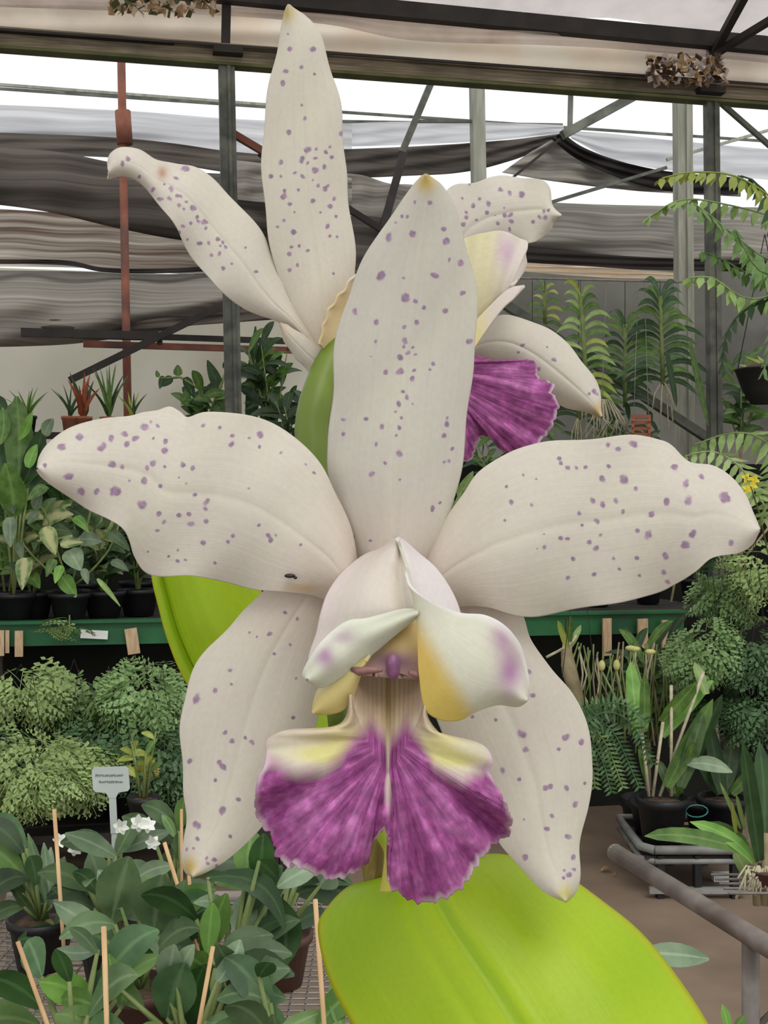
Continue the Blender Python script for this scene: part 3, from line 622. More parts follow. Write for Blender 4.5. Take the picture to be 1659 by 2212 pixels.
MB().tube([at(450, 905, 6.5), at(470, 850, 6.5), at(490, 800, 6.5)], .009, 5).build('stem', M['stem'], r)
for q in ((352, 812, 345, 840, 14), (372, 815, 348, 835, 20), (385, 812, 384, 788, 20), (400, 815, 420, 860, 22), (432, 845, 424, 880, 22), (440, 835, 450, 870, 20), (470, 850, 492, 880, 30), (475, 840, 448, 778, 26), (490, 800, 498, 770, 24),
          (450, 870, 420, 895, 24), (465, 870, 490, 905, 30), (445, 860, 470, 820, 26), (410, 840, 395, 870, 18), (342, 815, 338, 800, 10)):
    lp(r, *q[:4], q[4], 6.5, random.choice(['dark', 'deep', 'green']), shape='broad')
leafy('dark glossy shrub right of the left steel post', 590, 960, 6.7, 230, 90, 70, ['deep', 'dark', 'green'], .28, pot=False, ll=70, stems=8)
leafy('dark shrub low behind the left petal', 640, 1010, 6.55, 160, 100, 40, ['deep', 'dark'], .3, pot=False, ll=70, stems=8)
lp(thing('tall_leaf_shoot', at(540, 880, 6.8), 'single tall upright leaf shoot beside the left steel post', 'plant'), 540, 1000, 552, 705, 30, 6.8, 'deep')
leafy('broad green plant left of the left steel post', 440, 940, 6.5, 110, 60, 26, ['green', 'deep'], .4, pot=False, ll=50)

# lacy ferns under the rail, left
zf = .33
def yz(z, Y): return CY + (H - z) * F / Y
for x, y, Y, rx, ry, n, key, lb in [(45, 1475, 4.35, 120, 62, 60, 'lacylight', 'pale lacy fern at the left edge below the rail'), (160, 1500, 4.5, 70, 55, 34, 'lacy', 'lacy fern below the white tag'),
                               (310, 1505, 4.4, 115, 92, 100, 'lacy', 'full lacy fern below the slanted peg'), (235, 1590, 4.3, 85, 60, 50, 'lacydark', 'dark lacy fern above the T-shaped plant label'),
                               (70, 1655, 4.1, 130, 95, 110, 'lacylight', 'light green lacy fern low at the left edge'), (170, 1650, 4.2, 80, 70, 50, 'lacylight', 'light lacy fern left of the T-shaped plant label'),
                               (350, 1640, 4.3, 75, 100, 70, 'lacydark', 'dark lacy fern beside the lower left sepal'), (0, 1570, 4.4, 90, 50, 36, 'lacydark', 'shaded lacy fern mostly cut by the left edge')]:
    r = fern(lb, x, y, Y, rx, ry, n, key)
    for dx in (-.06, .06): MB().tube([r.location + Vector((dx, 0, .1)), Vector((r.location.x, r.location.y, .8))], .0012, 3).build('hanging_wire', M['dark'], r)
r = thing('yellowed_frond', at(300, 1640, 4.0), 'yellowed hanging frond right of the T-shaped plant label', 'fern')
for k, (dx, l) in enumerate(((0, 55), (10, 45), (-6, 40), (14, 50))):
    o = bpy.data.objects.new('frond', FR['gold'][k % 3]); COL.objects.link(o); o.parent = r; o.matrix_basis = Matrix.Translation(Vector((dx * 4 / F, 0, 0))) @ dirmat((.15 * (k - 1), -.3, -1), k) @ Matrix.Scale(l * 4 / F, 4)
MB().tube([at(300, 1640, 4.0), at(280, 1580, 4.2)], .003, 4).build('stem', M['stem'], r)
# dark pots under the ferns
for i, (s_, lb) in enumerate(((-.75, 'black pot on the low shelf at far left'), (-.42, 'black pot on the low shelf under the pale fern'), (-.08, 'black pot on the low shelf behind the plant label'), (.24, 'black pot on the low shelf behind the lower sepal'))):
    r = thing('flower_pot', st(s_, 4.6, .215), lb, 'pot', 'black pots on the low shelf'); rimpot(r, st(s_, 4.6, .215), .12, .17)
leafy('yellowing leafy plant right of the T-shaped plant label', 310, 1720, 3.9, 150, 45, 20, ['yellow', 'green'], .4, ll=40, pr=.05)

# right side: vandas hanging before the grey wall
struct(MB().tube([at(1090, 600, 6.45), at(1560, 611, 6.45)], .006, 5).build('trim_37', M['wire']))
vanda('small hanging orchid with pale leaf fan left of the others', 1177, 622, 700, 7.0, 55, 12, ['yellow', 'green'], False, 11)
vanda('yellow-green hanging orchid with arching strap leaves', 1268, 640, 850, 6.3, 85, 26, ['yellow', 'lime', 'green'], True, 15, lean=-14)
vanda('dark green hanging orchid beside the pale post', 1432, 640, 830, 6.4, 105, 32, ['green', 'deep', 'ferndark'], True, 16, lean=-6)
vanda('bushy hanging orchid behind the diagonal strut', 1350, 700, 880, 6.9, 90, 26, ['deep', 'green'], False, 14)
vanda('low orchid with drooping leaves above the right petal', 1250, 800, 905, 6.6, 110, 24, ['deep', 'dark', 'green'], True, 14)
vanda('low orchid beside the rear flower tip', 1150, 900, 940, 6.7, 80, 14, ['green', 'dark'], False, 12)
for q in ((1440, 820, 1462, 880, 'deep'), (1490, 800, 1530, 920, 'green')):
    r = thing('hanging_leaf_shoot', at(q[0], q[1], 6.3), 'long drooping blade %s' % ('left of the pale post foot' if q[0] < 1450 else 'crossing the right steel post'), 'plant'); lp(r, q[0], q[1] - 60, q[2], q[3], 14, 6.3, q[4], shape='strap')
sb = thing('slatted_basket', at(1385, 945, 6.2), 'small brown slatted wooden basket above the right petal', 'basket')
for k in range(4):
    y = 900 + k * 13; MB().bar(at(1365, y, 6.15), at(1405, y, 6.15), .02, .018).build('slat', M['terra'], sb); MB().bar(at(1367, y + 6, 6.1), at(1367, y + 6, 6.25), .014, .018).build('slat', M['terra'], sb)
    MB().bar(at(1403, y + 6, 6.1), at(1403, y + 6, 6.25), .014, .018).build('slat', M['terra'], sb)
for dx in (-16, 16): MB().tube([at(1385 + dx, 903, 6.17), at(1385 + dx * .4, 606, 6.45)], .002, 4).build('hanging_wire', M['wire'], sb)
r = thing('root_tangle', at(1320, 880, 6.2), 'pale tangle of hanging aerial roots left of the slatted basket', 'roots')
MB().tube([at(1300, 866, 6.2), at(1310, 606, 6.45)], .0025, 4).build('hanging_wire', M['wire'], r)
for k in range(22):
    x = random.uniform(1265, 1350); x2 = x + random.uniform(-30, 30); MB().tube([at(1300 + (x - 1300) * .4, 862, 6.2), at(x, 905, 6.2 + random.uniform(-.05, .05)), at(x2, random.uniform(925, 965), 6.2)], .0035, 4).build('root', M['root'], r)
leafy('bushy green growth behind the right petal', 1330, 1010, 7.05, 110, 160, 60, ['deep', 'dark', 'green'], .25, pot=False, ll=50, stems=10)
leafy('dark growth behind the rear flower lip', 1080, 1060, 6.9, 130, 90, 40, ['deep', 'dark', 'litter' if False else 'green'], .3, pot=False, ll=50, stems=8)
leafy('dark growth right of the right steel post', 1600, 960, 7.2, 200, 90, 50, ['deep', 'ferndark', 'green'], .3, pot=False, ll=60, stems=8)
r = thing('lime_leaf_plant', Vector((at(985, 1130, 6.85).x, 6.85, 0)), 'bright lime leaves between sepal and right petal', 'plant')
rimpot(r, r.location.copy(), .1, .2); MB().tube([r.location + Vector((0, 0, .17)), at(985, 1130, 6.85), at(1003, 1060, 6.85)], .01, 5).build('stem', M['stem'], r)
for q in ((992, 1075, 1022, 1018, 26), (990, 1100, 1000, 1060, 24), (985, 1120, 975, 1075, 20)): lp(r, *q[:4], q[4], 6.85, 'lime', shape='broad')

# hanging ferns upper right
def pfrond(parent, P, lpx, step, wpx, Y, m, droop=.8, name='frond', one=False):
    C = resample(pts(P), max(4, int(np.linalg.norm(np.diff(pts(P), axis=0), axis=1).sum() / step))); o = MB(); s = Y / F
    o.tube([at(x, y, Y) for x, y in C], .003, 4, False); n = len(C)
    for i in range(1, n):
        v = i / n; d = C[i] - C[i - 1]; d = d / (np.linalg.norm(d) + 1e-6); l = lpx * min(1, v * 4 + .3) * (1 - v * .55)
        for sg in (-1, 1):
            q = np.array([-d[1], d[0]]) * sg * (1 - droop * .35) + d * .25 + np.array([0, droop * .8]); q = q / np.linalg.norm(q)
            p0 = C[i]; jy = random.uniform(-.04, .04); a = at(p0[0], p0[1], Y); tip = at(p0[0] + q[0] * l, p0[1] + q[1] * l, Y + jy)
            sd = at(p0[0] + d[0] * wpx, p0[1] + d[1] * wpx, Y) - a; m1 = a.lerp(tip, .4)
            o.add([a - sd * .3, m1 - sd * .5, tip, m1 + sd * .5, a + sd * .3], [(0, 1, 2, 3, 4)])
    return o.build(name, m, parent)
r = thing('hanging_fern', at(1720, 560, 3.6), 'sword fern with long arching fronds hanging at the upper right', 'fern')
rimpot(r, at(1760, 560, 3.6), .09, .12)
for P, l, stp, wd, mk in (('1740 560 1700 460 1600 385 1500 372 1430 385', 46, 15, 9, 'yellow'), ('1740 560 1690 480 1560 440 1470 432 1400 470', 38, 15, 9, 'lime'), ('1740 580 1660 560 1600 520 1540 470 1500 440', 60, 17, 11, 'fern'), ('1740 590 1660 640 1600 640 1540 600 1490 600', 46, 16, 10, 'lime'),
                          ('1740 600 1680 660 1660 760 1650 800', 44, 17, 10, 'fern'), ('1740 560 1680 480 1640 400 1600 380', 50, 16, 10, 'deep'), ('1740 600 1640 600 1560 560 1520 545', 40, 16, 9, 'green'), ('1740 610 1620 660 1570 720 1560 790', 40, 16, 10, 'deep'), ('1740 600 1650 590 1610 540 1590 500', 44, 16, 10, 'green')):
    pfrond(r, P, l * 1.1, stp * 1.35, wd * 1.9, 3.6 + random.uniform(-.15, .15), L[mk], 1.15)
for dx in (-.07, .07): MB().tube([at(1760, 560, 3.6) + Vector((dx, 0, .12)), at(1760, 560, 3.6) + Vector((0, 0, 1.8))], .002, 4).build('hanging_wire', M['dark'], r)
r = thing('hanging_bowl', at(1640, 872, 4.4), 'black hanging bowl planter at the right edge', 'planter')
c = at(1652, 872, 4.4); MB().lathe(c, [(.001, 0), (.05, 0), (.08, .05), (.105, .12), (.112, .125), (.104, .128), (.09, .11), (.001, .1)], 24).build('bowl', M['black'], r)
MB().lathe(c, [(.1, .118), (.06, .14), (.001, .15)], 16).build('potting_mix', M['soil'], r)
for k in range(14): lp(r, 1652 + random.uniform(-50, 40), 800, 1652 + random.uniform(-60, 50), random.uniform(765, 790), 8, 4.4, random.choice(['yellow', 'lime', 'red']), shape='lance')
for dx in (-.1, .1): MB().tube([c + Vector((dx, 0, .12)), c + Vector((0, 0, .62))], .002, 4).build('hanging_wire', M['dark'], r)
r = thing('feathery_palm', at(1600, 1150, 4.2), 'plant with deeply cut pale palm-like leaves right of the right petal', 'plant')
for P, l, stp, wd, mk in (('1659 1090 1690 1000 1640 945 1580 935 1500 960', 72, 19, 17, 'lime'), ('1650 1090 1600 1010 1540 975 1480 985', 56, 18, 15, 'fernlight'), ('1640 1140 1700 1060 1660 1040 1620 1060', 60, 18, 14, 'fernlight'), ('1640 1130 1660 1090 1700 1060', 50, 16, 12, 'lime')):
    pfrond(r, P, l, stp, wd, 4.2 + random.uniform(-.1, .1), L[mk], .9)
MB().tube([at(1640, 1140, 4.2), at(1655, 1090, 4.2)], .006, 5).build('stem', M['stem'], r)
r = thing('yellow_orchid_spray', Vector((at(1680, 1080, 4.9).x, 4.9, zb)), 'small yellow flowers at the right edge above the petal tip', 'flower')
rimpot(r, r.location.copy(), .06, .1); MB().tube([r.location + Vector((0, 0, .09)), at(1640, 1110, 4.2), at(1625, 1060, 3.9), at(1612, 1030, 3.9)], .003, 5).build('stem', M['stem'], r)
for x, y in ((1612, 1032), (1626, 1048), (1614, 1056), (1630, 1036)):
    for k in range(4):
        a = k * PI / 2 + .4; lp(r, x, y, x + 12 * math.cos(a), y + 12 * math.sin(a), 9, 3.9, M['yellow'], shape='broad', name='petal')
# right of the flower on the bench: lacy ferns
for x, y, Y, rx, ry, n, key, lb in [(1580, 1275, 4.7, 75, 50, 60, 'lacy', 'lacy fern on the bench below the right petal'), (1655, 1240, 4.6, 70, 60, 50, 'lacylight', 'lacy fern at the right picture edge above the rail'), (1530, 1410, 4.5, 85, 70, 90, 'lacy', 'dense lacy fern hanging over the right end of the rail'),
                               (1630, 1410, 4.45, 70, 80, 70, 'lacydark', 'darker lacy fern at the right edge below the rail'), (1640, 1530, 4.4, 70, 60, 50, 'lacydark', 'shaded lacy fern at the right picture edge'), (1560, 1500, 4.6, 70, 50, 40, 'lacydark', 'shaded lacy fern behind the dense one')]:
    r = fern(lb, x, y, Y, rx, ry, n, key, fl=78)
    for dx in (-.06, .06): MB().tube([r.location + Vector((dx, 0, .1)), r.location + Vector((0, 0, .6))], .0012, 3).build('hanging_wire', M['dark'], r)
for x, t, lb in ((1180, 5.3, 'dark plant on the bench under the right petal'), (1290, 5.3, 'dark low plant on the bench left of the tall peg'), (1400, 5.4, 'dark reddish plant on the bench above the wide peg'), (1500, 5.5, 'dark plant on the bench behind the lacy ferns')):
    leafy(lb, x, on_bench(x, t), benchY(x, t), 100, 60, 26, ['dark', 'deep', 'red'] if x == 1400 else ['dark', 'deep'], .4, ll=50)
for i, (x, y) in enumerate(((1450, 1210), (1560, 1200), (1600, 1180))):
    r = thing('dead_flower_stem', at(x, 1290, 4.7), ('dry pale stem under the right petal edge', 'dry pale stem rising past the petal tip', 'dry pale stem at the right edge by the petal tip')[i], 'stem')
    MB().tube([at(x, 1300, 4.7), at(x + 12, y + 20, 4.7), at(x + 60 * (i > 0), y - 40 * (i > 0), 4.7)], .005, 5).build('cane', M['cane'], r)

# strap-leaved orchids below the rail, right (on the tray stand)
YT_ = 4.3
def strap_orchid(label, bx, by, Y, leaves, pot=None, canes=(), name='potted_orchid', extra=None, potm=None):
    root = thing(name, at(bx, by, Y) - Vector((0, 0, (pot or (0, 0))[1])), label, 'orchid')
    if pot: rimpot(root, at(bx, by, Y) - Vector((0, 0, pot[1])), pot[0], pot[1], potm)
    for q in leaves: lp(root, *q[:4], q[4], Y + random.uniform(-.05, .05), q[5], dY=random.uniform(-.1, .1), bx=q[6] if len(q) > 6 else 0, by=q[7] if len(q) > 7 else 0, shape=q[8] if len(q) > 8 else 'strap')
    for (x0, y0, x1, y1) in canes: MB().tube([at(x0, y0, Y), at(x1, y1, Y)], .006, 6).build('cane', M['root'], root)
    return root
r = strap_orchid('potted orchid with one bright upright leaf in a black pot', 1430, 1720, YT_,
    [(1378, 1595, 1362, 1428, 40, 'bright'), (1392, 1580, 1392, 1455, 26, 'green'), (1432, 1592, 1540, 1470, 42, 'bright', -8, -8, 'lance'), (1430, 1560, 1505, 1475, 36, 'green'), (1440, 1700, 1540, 1510, 40, 'green'),
     (1470, 1700, 1520, 1540, 36, 'mid'), (1460, 1720, 1500, 1600, 26, 'green'), (1455, 1715, 1420, 1640, 22, 'mid'), (1500, 1640, 1560, 1500, 30, 'deep'), (1484, 1650, 1582, 1668, 34, 'grey', 0, -8, 'lance'), (1398, 1690, 1380, 1610, 16, 'green'),
     (1525, 1500, 1500, 1430, 24, 'lime')],
    (.09, .18), ((1402, 1720, 1384, 1560), (1410, 1720, 1432, 1560), (1450, 1720, 1450, 1480), (1425, 1720, 1520, 1450)))
for x, y, yy in ((1300, 1438, 1), (1332, 1437, 1), (1362, 1400, 0), (1405, 1408, 0), (1372, 1402, 0)):
    b_ = MB(); c = at(x, y, YT_); b_.ball(c, (.013 if yy else .02, .012, .02 if yy else .01)); b_.build('bud', M['budm'], r)
for q in ((1300, 1450, 1345, 1560), (1332, 1448, 1350, 1600), (1365, 1405, 1400, 1560)): MB().tube([at(*q[:2], YT_), at((q[0] + q[2]) / 2 + 6, (q[1] + q[3]) / 2, YT_), at(*q[2:], YT_)], .004, 5).build('bud_stem', M['stem'], r)
strap_orchid('leafy orchid right of the black pot in the shade', 1560, 1720, 4.45,
    [(1560, 1715, 1530, 1560, 34, 'deep'), (1565, 1715, 1590, 1550, 36, 'mid'), (1570, 1715, 1620, 1580, 34, 'deep'), (1555, 1715, 1500, 1620, 30, 'deep'), (1580, 1715, 1650, 1640, 30, 'green'), (1568, 1715, 1560, 1620, 26, 'bright')], (.09, .17), ((1562, 1715, 1548, 1560),))
r = strap_orchid('weathered orchid trunk with spiky roots below the rail', 1225, 1600, 4.6, [(1225, 1400, 1205, 1340, 14, 'yellow'), (1230, 1400, 1255, 1350, 14, 'lime'), (1228, 1395, 1232, 1330, 16, 'green')], None, ((1215, 1440, 1220, 1370), (1235, 1440, 1228, 1350), (1218, 1400, 1180, 1420), (1228, 1400, 1245, 1372)))
MB().tube([at(1222, 1400, 4.6), at(1230, 1450, 4.6), at(1245, 1500, 4.6), at(1262, 1560, 4.6)], [.02, .03, .025, .012], 8).build('trunk', M['cane'], r)
MB().tube([at(1222, 1400, 4.6), at(1222, 1330, 4.65)], .004, 4).build('hanging_wire', M['dark'], r)
r = thing('root_curtain', at(1440, 1420, 4.7), 'dangling brown roots and thin stems below the pegs', 'roots')
for k in range(46):
    x = random.uniform(1235, 1520); y = random.uniform(1385, 1420); x2 = x + random.uniform(-30, 30); MB().tube([at(x, y, 4.7), at((x + x2) / 2 + random.uniform(-14, 14), y + 60, 4.68), at(x2, y + random.uniform(90, 210), 4.66)], .004, 4).build('root', random.choice([M['cane'], M['root'], M['stem'], M['stem']]), r)
r = leafy('dark greenery filling the shade below the pegs', 1400, 1600, 4.85, 220, 170, 80, ['deep', 'dark', 'green'], .2, pot=False, ll=90, stems=10)
r = thing('sword_fern', at(1270, 1590, 4.1), 'dark green sword fern beside the lower right sepal', 'fern')
rimpot(r, at(1250, 1600, 4.15), .08, .11)
for P in ('1240 1590 1290 1560 1330 1590 1380 1700', '1240 1590 1300 1540 1360 1560 1410 1650', '1240 1590 1270 1600 1300 1640 1320 1710', '1240 1590 1260 1620 1280 1660 1285 1700', '1240 1580 1290 1530 1340 1520 1400 1560', '1235 1590 1275 1570 1310 1610 1345 1700', '1230 1560 1260 1530 1290 1520'):
    pfrond(r, P, 34, 9, 7, 4.1 + random.uniform(-.1, .1), random.choice([L['ferndark'], L['fern']]), .25)
for dx in (-.07, .07): MB().tube([at(1250, 1600, 4.15) + Vector((dx, 0, .11)), at(1250, 1600, 4.15) + Vector((0, 0, .7))], .0015, 4).build('hanging_wire', M['dark'], r)
# grey tray stand
YS = 4.42
r = thing('tray_stand', Vector((at(1470, 1800, YS).x, YS, 0)), 'low grey plastic tray stand on the concrete floor', 'tray stand')
def tray(o):
    zt = at(0, 1800, YS).z; x0, x1 = at(1362, 0, YS).x, at(1585, 0, YS).x; y0, y1 = YS - .22, YS + .22
    q = [(x0 + .04, y0), (x1 - .04, y0), (x1, y0 + .05), (x1, y1), (x0, y1), (x0, y0 + .05)]
    P = [Vector((x, y, zt)) for x, y in q]; o.tube(P + [P[0]], .016, 8)
    P = [Vector((x, y, zt - .04)) for x, y in q]; o.tube(P + [P[0]], .01, 8)
    return zt, x0, x1, y0, y1
o = MB(); zt, x0, x1, y0, y1 = tray(o); o.build('rim', M['grey_plastic'], r)
MB().box(((x0 + x1) / 2, YS, zt - .03), (x1 - x0 - .02, .42, .012)).build('tray', M['dark'], r)
for x in (x0 + .06, (x0 + x1) / 2, x1 - .06):
    for y in (y0 + .01, y1 - .03): MB().bar((x, y, 0), (x, y, zt - .02), .025, .025, up=DN).build('leg', M['black'], r)
MB().bar((x0 + .02, y0, .03), (x1 - .02, y0, .03), .02, .02).build('foot_bar', M['grey_plastic'], r)
# pots standing on and behind it
for x, lb in ((1420, 'black pot standing on the grey tray stand'), (1540, 'black pot at the right of the tray stand')):
    c = Vector((at(x, 0, YS).x, YS + .08, zt - .022)); r = thing('flower_pot', c, lb, 'pot'); rimpot(r, c, .085, .12)
r = thing('garden_tie', at(1510, 1755, 4.2), 'teal twine loop among the pots on the tray', 'twine')
cc = at(1505, 1752, 4.3); MB().tube([cc + Vector((.04 * math.cos(a), 0, .022 * math.sin(a))) for a in np.linspace(0, 2 * PI, 14)], .003, 5).build('loop', mat('teal_twine', (46, 108, 104), (60, 124, 118)), r)
# floor litter
for x, y, lb in ((1310, 1885, 'dry leaf on the floor left of the pipe end'), (1415, 1925, 'dry leaf on the floor beside the pipe'), (1330, 1896, 'small dry leaf crumb beside the first dry leaf'), (1503, 1903, 'tiny pale crumb on the floor')):
    Y = H * F / (y - CY); c = at(x, y, Y) + Vector((0, 0, .006)); s = .02 if 'crumb' not in lb else .008
    tag(leaf3(c - Vector((s, 0, 0)), c + Vector((s, .01, .004)), s * 1.4, Vector((0, 0, .008)), Vector((0, 0, 1)), M['litter'], None, name='fallen_leaf'), lb, 'leaf')
Y = H * F / (1903 - CY); c = at(1562, 1900, Y); tag(MB().box((c.x, Y, .016), (.075, .03, .03)).build('plastic_scrap', M['white']), 'white plastic scrap lying on the floor', 'scrap')

# pipe-framed bench at the right
zp = .612
def onz(px, py, z): Y = (H - z) * F / (py - CY); return at(px, py, Y)
a = onz(1330, 1842, zp); b = onz(1700, 2070, zp)
pr_ = thing('pipe_bench', Vector((b.x, b.y, 0)), 'bench frame of thick grey-brown pipe at the lower right', 'bench')
MB().tube([a, b + (b - a) * .4], .0185, 14).build('top_pipe', M['pipe'], pr_)
MB().ball(a, (.0188, .0188, .0188), 12, 8).build('end_cap', M['pipe'], pr_)
pp = onz(1622, 2020, zp); MB().tube([Vector((pp.x, pp.y, 0)), Vector((pp.x, pp.y, zp))], .0155, 12).build('leg', M['pipe'], pr_)
MB().tube([Vector((pp.x, pp.y, zp - .17)), Vector((pp.x + .14, pp.y - .02, zp - .02))], .006, 8).build('brace', M['pipe'], pr_)
pc = onz(1650, 1990, .6); rb = onz(1720, 1940, zp)
o = MB()
dirp = (b - a).normalized(); sd_ = Vector((dirp.y, -dirp.x, 0)); sd_ = sd_ if sd_.x > 0 else -sd_
for k in range(5): q0 = Vector((pc.x - .03, 2.33 + k * .03, zp)); o.tube([q0, q0 + Vector((.5, 0, 0))], .003, 5)
o.tube([Vector((pc.x + .12, 2.1, zp)), Vector((pc.x + .12, 2.6, zp))], .006, 6)
k_ = o.build('shelf_rod', M['wire'], pr_)
# orchid with roots at the right edge on that bench
YR = 2.38
pc = at(1655, 2000, YR)
r = thing('potted_orchid', Vector((pc.x, pc.y, zp + .003)), 'orchid with a thick root mass in a brown pot at the right edge', 'orchid')
rimpot(r, Vector((pc.x, pc.y, zp + .003)), .036, max(.03, at(0, 1950, YR).z - zp), M['brownpot'])
for q in ((1640, 1860, 1604, 1600, 40, 'deep', 0, 0), (1650, 1850, 1640, 1600, 44, 'deep', 6, 0), (1660, 1850, 1690, 1620, 44, 'green', 6, 0), (1628, 1860, 1490, 1775, 30, 'bright', 10, -12), (1622, 1852, 1528, 1775, 30, 'green', 10, -8), (1600, 1835, 1392, 1806, 34, 'green', -6, -14), (1618, 1895, 1588, 1838, 30, 'lime', 0, 0),
          (1600, 1790, 1555, 1690, 10, 'lime', 0, 0), (1608, 1790, 1590, 1715, 10, 'lime', 0, 0), (1590, 1800, 1580, 1730, 10, 'yellow', 0, 0), (1630, 1800, 1615, 1700, 20, 'deep', 0, 0)):
    lp(r, *q[:4], q[4], YR + random.uniform(-.03, .03), q[5], dY=random.uniform(-.06, .06), bx=q[6], by=q[7], shape='strap')
for x0_, x1_ in ((1636, 1622), (1650, 1655), (1662, 1672)): MB().tube([at(x0_, 1955, YR), at(x1_, 1800, YR)], [.009, .006], 7).build('pseudobulb', M['cane'], r)
for k in range(34):
    x = random.uniform(1608, 1665); x2 = x + random.uniform(-34, 8); y2 = random.uniform(1890, 1945); MB().tube([at(1645, 1880, YR), at(x, 1870 + random.uniform(0, 12), YR - .012), at(x2, y2, YR - .025)], .0022, 5).build('root', M['root'], r)
# leaf tips at the lower right, of a plant below the frame
r = thing('background_orchid', at(1440, 2090, 1.2), 'pale oval leaf showing right of the big lime leaf', 'plant'); lp(r, 1380, 2058, 1532, 2072, 52, 1.25, 'grey', shape='lance', by=-4)
MB().tube([at(1300, 2230, 1.25), at(1385, 2058, 1.25)], .002, 5).build('stem', M['stem'], r)
r = thing('background_orchid', at(1590, 2230, 1.3), 'small upright green leaves at the bottom right corner', 'plant'); lp(r, 1575, 2225, 1560, 2170, 22, 1.3, 'bright'); lp(r, 1585, 2225, 1610, 2192, 20, 1.3, 'green')

# ------------------------------------------------------------------ near left bench with orchid seedlings
zn = .72
nb = thing('wire_bench', Vector((-.3, 1.5, 0)), 'wire mesh bench with a pipe frame at the lower left', 'bench')
fa = onz(30, 1945, zn + .0); Yf = fa.y
MB().tube([Vector((fa.x, Yf, .0)), Vector((fa.x, Yf, zn)), Vector((fa.x + .0, Yf, zn + .012))], .012, 10).build('leg', M['pipe'], nb)
MB().tube([Vector((fa.x, Yf, zn)), Vector((fa.x - .02, 1.0, zn))], .012, 10).build('side_pipe', M['pipe'], nb)
MB().tube([Vector((fa.x, Yf, zn)), Vector((.12, Yf + .02, zn))], .012, 10).build('back_pipe', M['pipe'], nb)
MB().tube([Vector((.12, Yf + .02, 0)), Vector((.12, Yf + .02, zn))], .012, 10).build('leg', M['pipe'], nb)
o = MB()
for k in range(34): x = fa.x + .02 + k * .02; o.tube([(x, .95, zn), (x, Yf, zn)], .0016, 4)
for k in range(56): y = .95 + k * .019; o.tube([(fa.x, y, zn), (.1, y, zn)], .0016, 4) if y < Yf else None
k_ = o.build('wire_mesh', M['wire'], nb); k_['kind'] = 'stuff'
for k, (dx, dz) in enumerate(((.03, .0), (.045, 0))):
    o = MB(); x = fa.x + dx
    for j in range(12): o.tube([(x, Yf - .02, zn - .02 - j * .018), (x + .02, Yf - .3, zn - .02 - j * .018)], .0014, 4)
    if k == 0: q = o.build('side_grille', M['wire'], nb); q['kind'] = 'stuff'
def seedling(label, bx, Y, leaves, pot=True, blooms=(), pr=.045):
    """bx: px of the base, standing on the wire bench at distance Y"""
    z = zn + .0025; base = Vector(((bx - CX) * Y / F, Y, z)); root = thing('orchid_seedling', base, label, 'orchid', None); top = z + .07
    rimpot(root, base, pr, .07, random.choice([M['black'], M['black'], M['brownpot']]))
    for q in leaves:
        x0, y0, x1, y1, wd, mk = q[:6]; Yl = Y + random.uniform(-.03, .03)
        p0 = at(x0, y0, Yl); s0 = Vector((base.x + random.uniform(-.01, .01), Y, top - .01))
        if (p0 - s0).length > .012: MB().tube([s0, s0.lerp(p0, .5) + Vector((0, 0, .005)), p0], [.004, .0035, .0022], 5).build('cane', M['stem'], root)
        lp(root, x0, y0, x1, y1, wd * 1.12, Yl, mk, dY=random.uniform(-.05, .05), bx=q[6] if len(q) > 6 else 0, by=q[7] if len(q) > 7 else random.uniform(-10, -2), shape='lance', fold=.2)
    for k in range(9):
        a = random.uniform(0, 2 * PI); s0 = Vector((base.x, Y, top)); p0 = s0 + Vector((math.cos(a) * .03, math.sin(a) * .03, random.uniform(.01, .09))); d = Vector((math.cos(a), math.sin(a) * .5 - .2, random.uniform(-.2, .9))).normalized()
        l = random.uniform(.05, .085); MB().tube([s0 - Vector((0, 0, .01)), p0], .003, 5).build('cane', M['stem'], root)
        leaf3(p0, p0 + d * l, l * random.uniform(.38, .5), Vector((0, 0, l * .14)), Vector((random.uniform(-.4, .4), -1, random.uniform(.1, 1))), L[random.choice(['mid', 'ferndark', 'deep', 'green', 'dark'])], root, 'lance', .2)
    for x, y, s in blooms:
        for k in range(6):
            a = k * PI / 3 + x; lp(root, x, y, x + s * math.cos(a), y + s * math.sin(a), s * .8, Y - .04, M['bloom'], dY=random.uniform(-.015, .01), shape='broad', name='petal')
    return root
seedling('seedling with grey-green leaves and three white blooms', 240, 1.62,
    [(250, 1850, 140, 1800, 40, 'grey'), (250, 1850, 300, 1760, 34, 'mid'), (262, 1838, 370, 1795, 30, 'grey'), (236, 1830, 130, 1820, 44, 'mid'), (240, 1990, 196, 1838, 66, 'mid'), (262, 1990, 250, 1850, 60, 'grey'), (290, 1900, 374, 1870, 36, 'grey')],
    blooms=((262, 1786, 18), (300, 1778, 20), (320, 1782, 18), (330, 1820, 17)))
seedling('seedling with narrow pale leaves at the left', 90, 1.66,
    [(96, 1950, 35, 1845, 26, 'mid'), (98, 1950, 70, 1890, 26, 'grey'), (100, 1940, 110, 1830, 24, 'grey'), (100, 1950, 60, 1800, 20, 'mid'), (104, 1960, 10, 1850, 22, 'mid'), (110, 1960, 95, 1820, 26, 'grey'), (80, 1990, 20, 1910, 20, 'mid'), (120, 1930, 140, 1850, 24, 'grey'), (120, 2000, 205, 1900, 40, 'mid'), (130, 2020, 38, 2030, 50, 'ferndark')],
    blooms=((130, 1815, 17), (162, 1833, 17)))
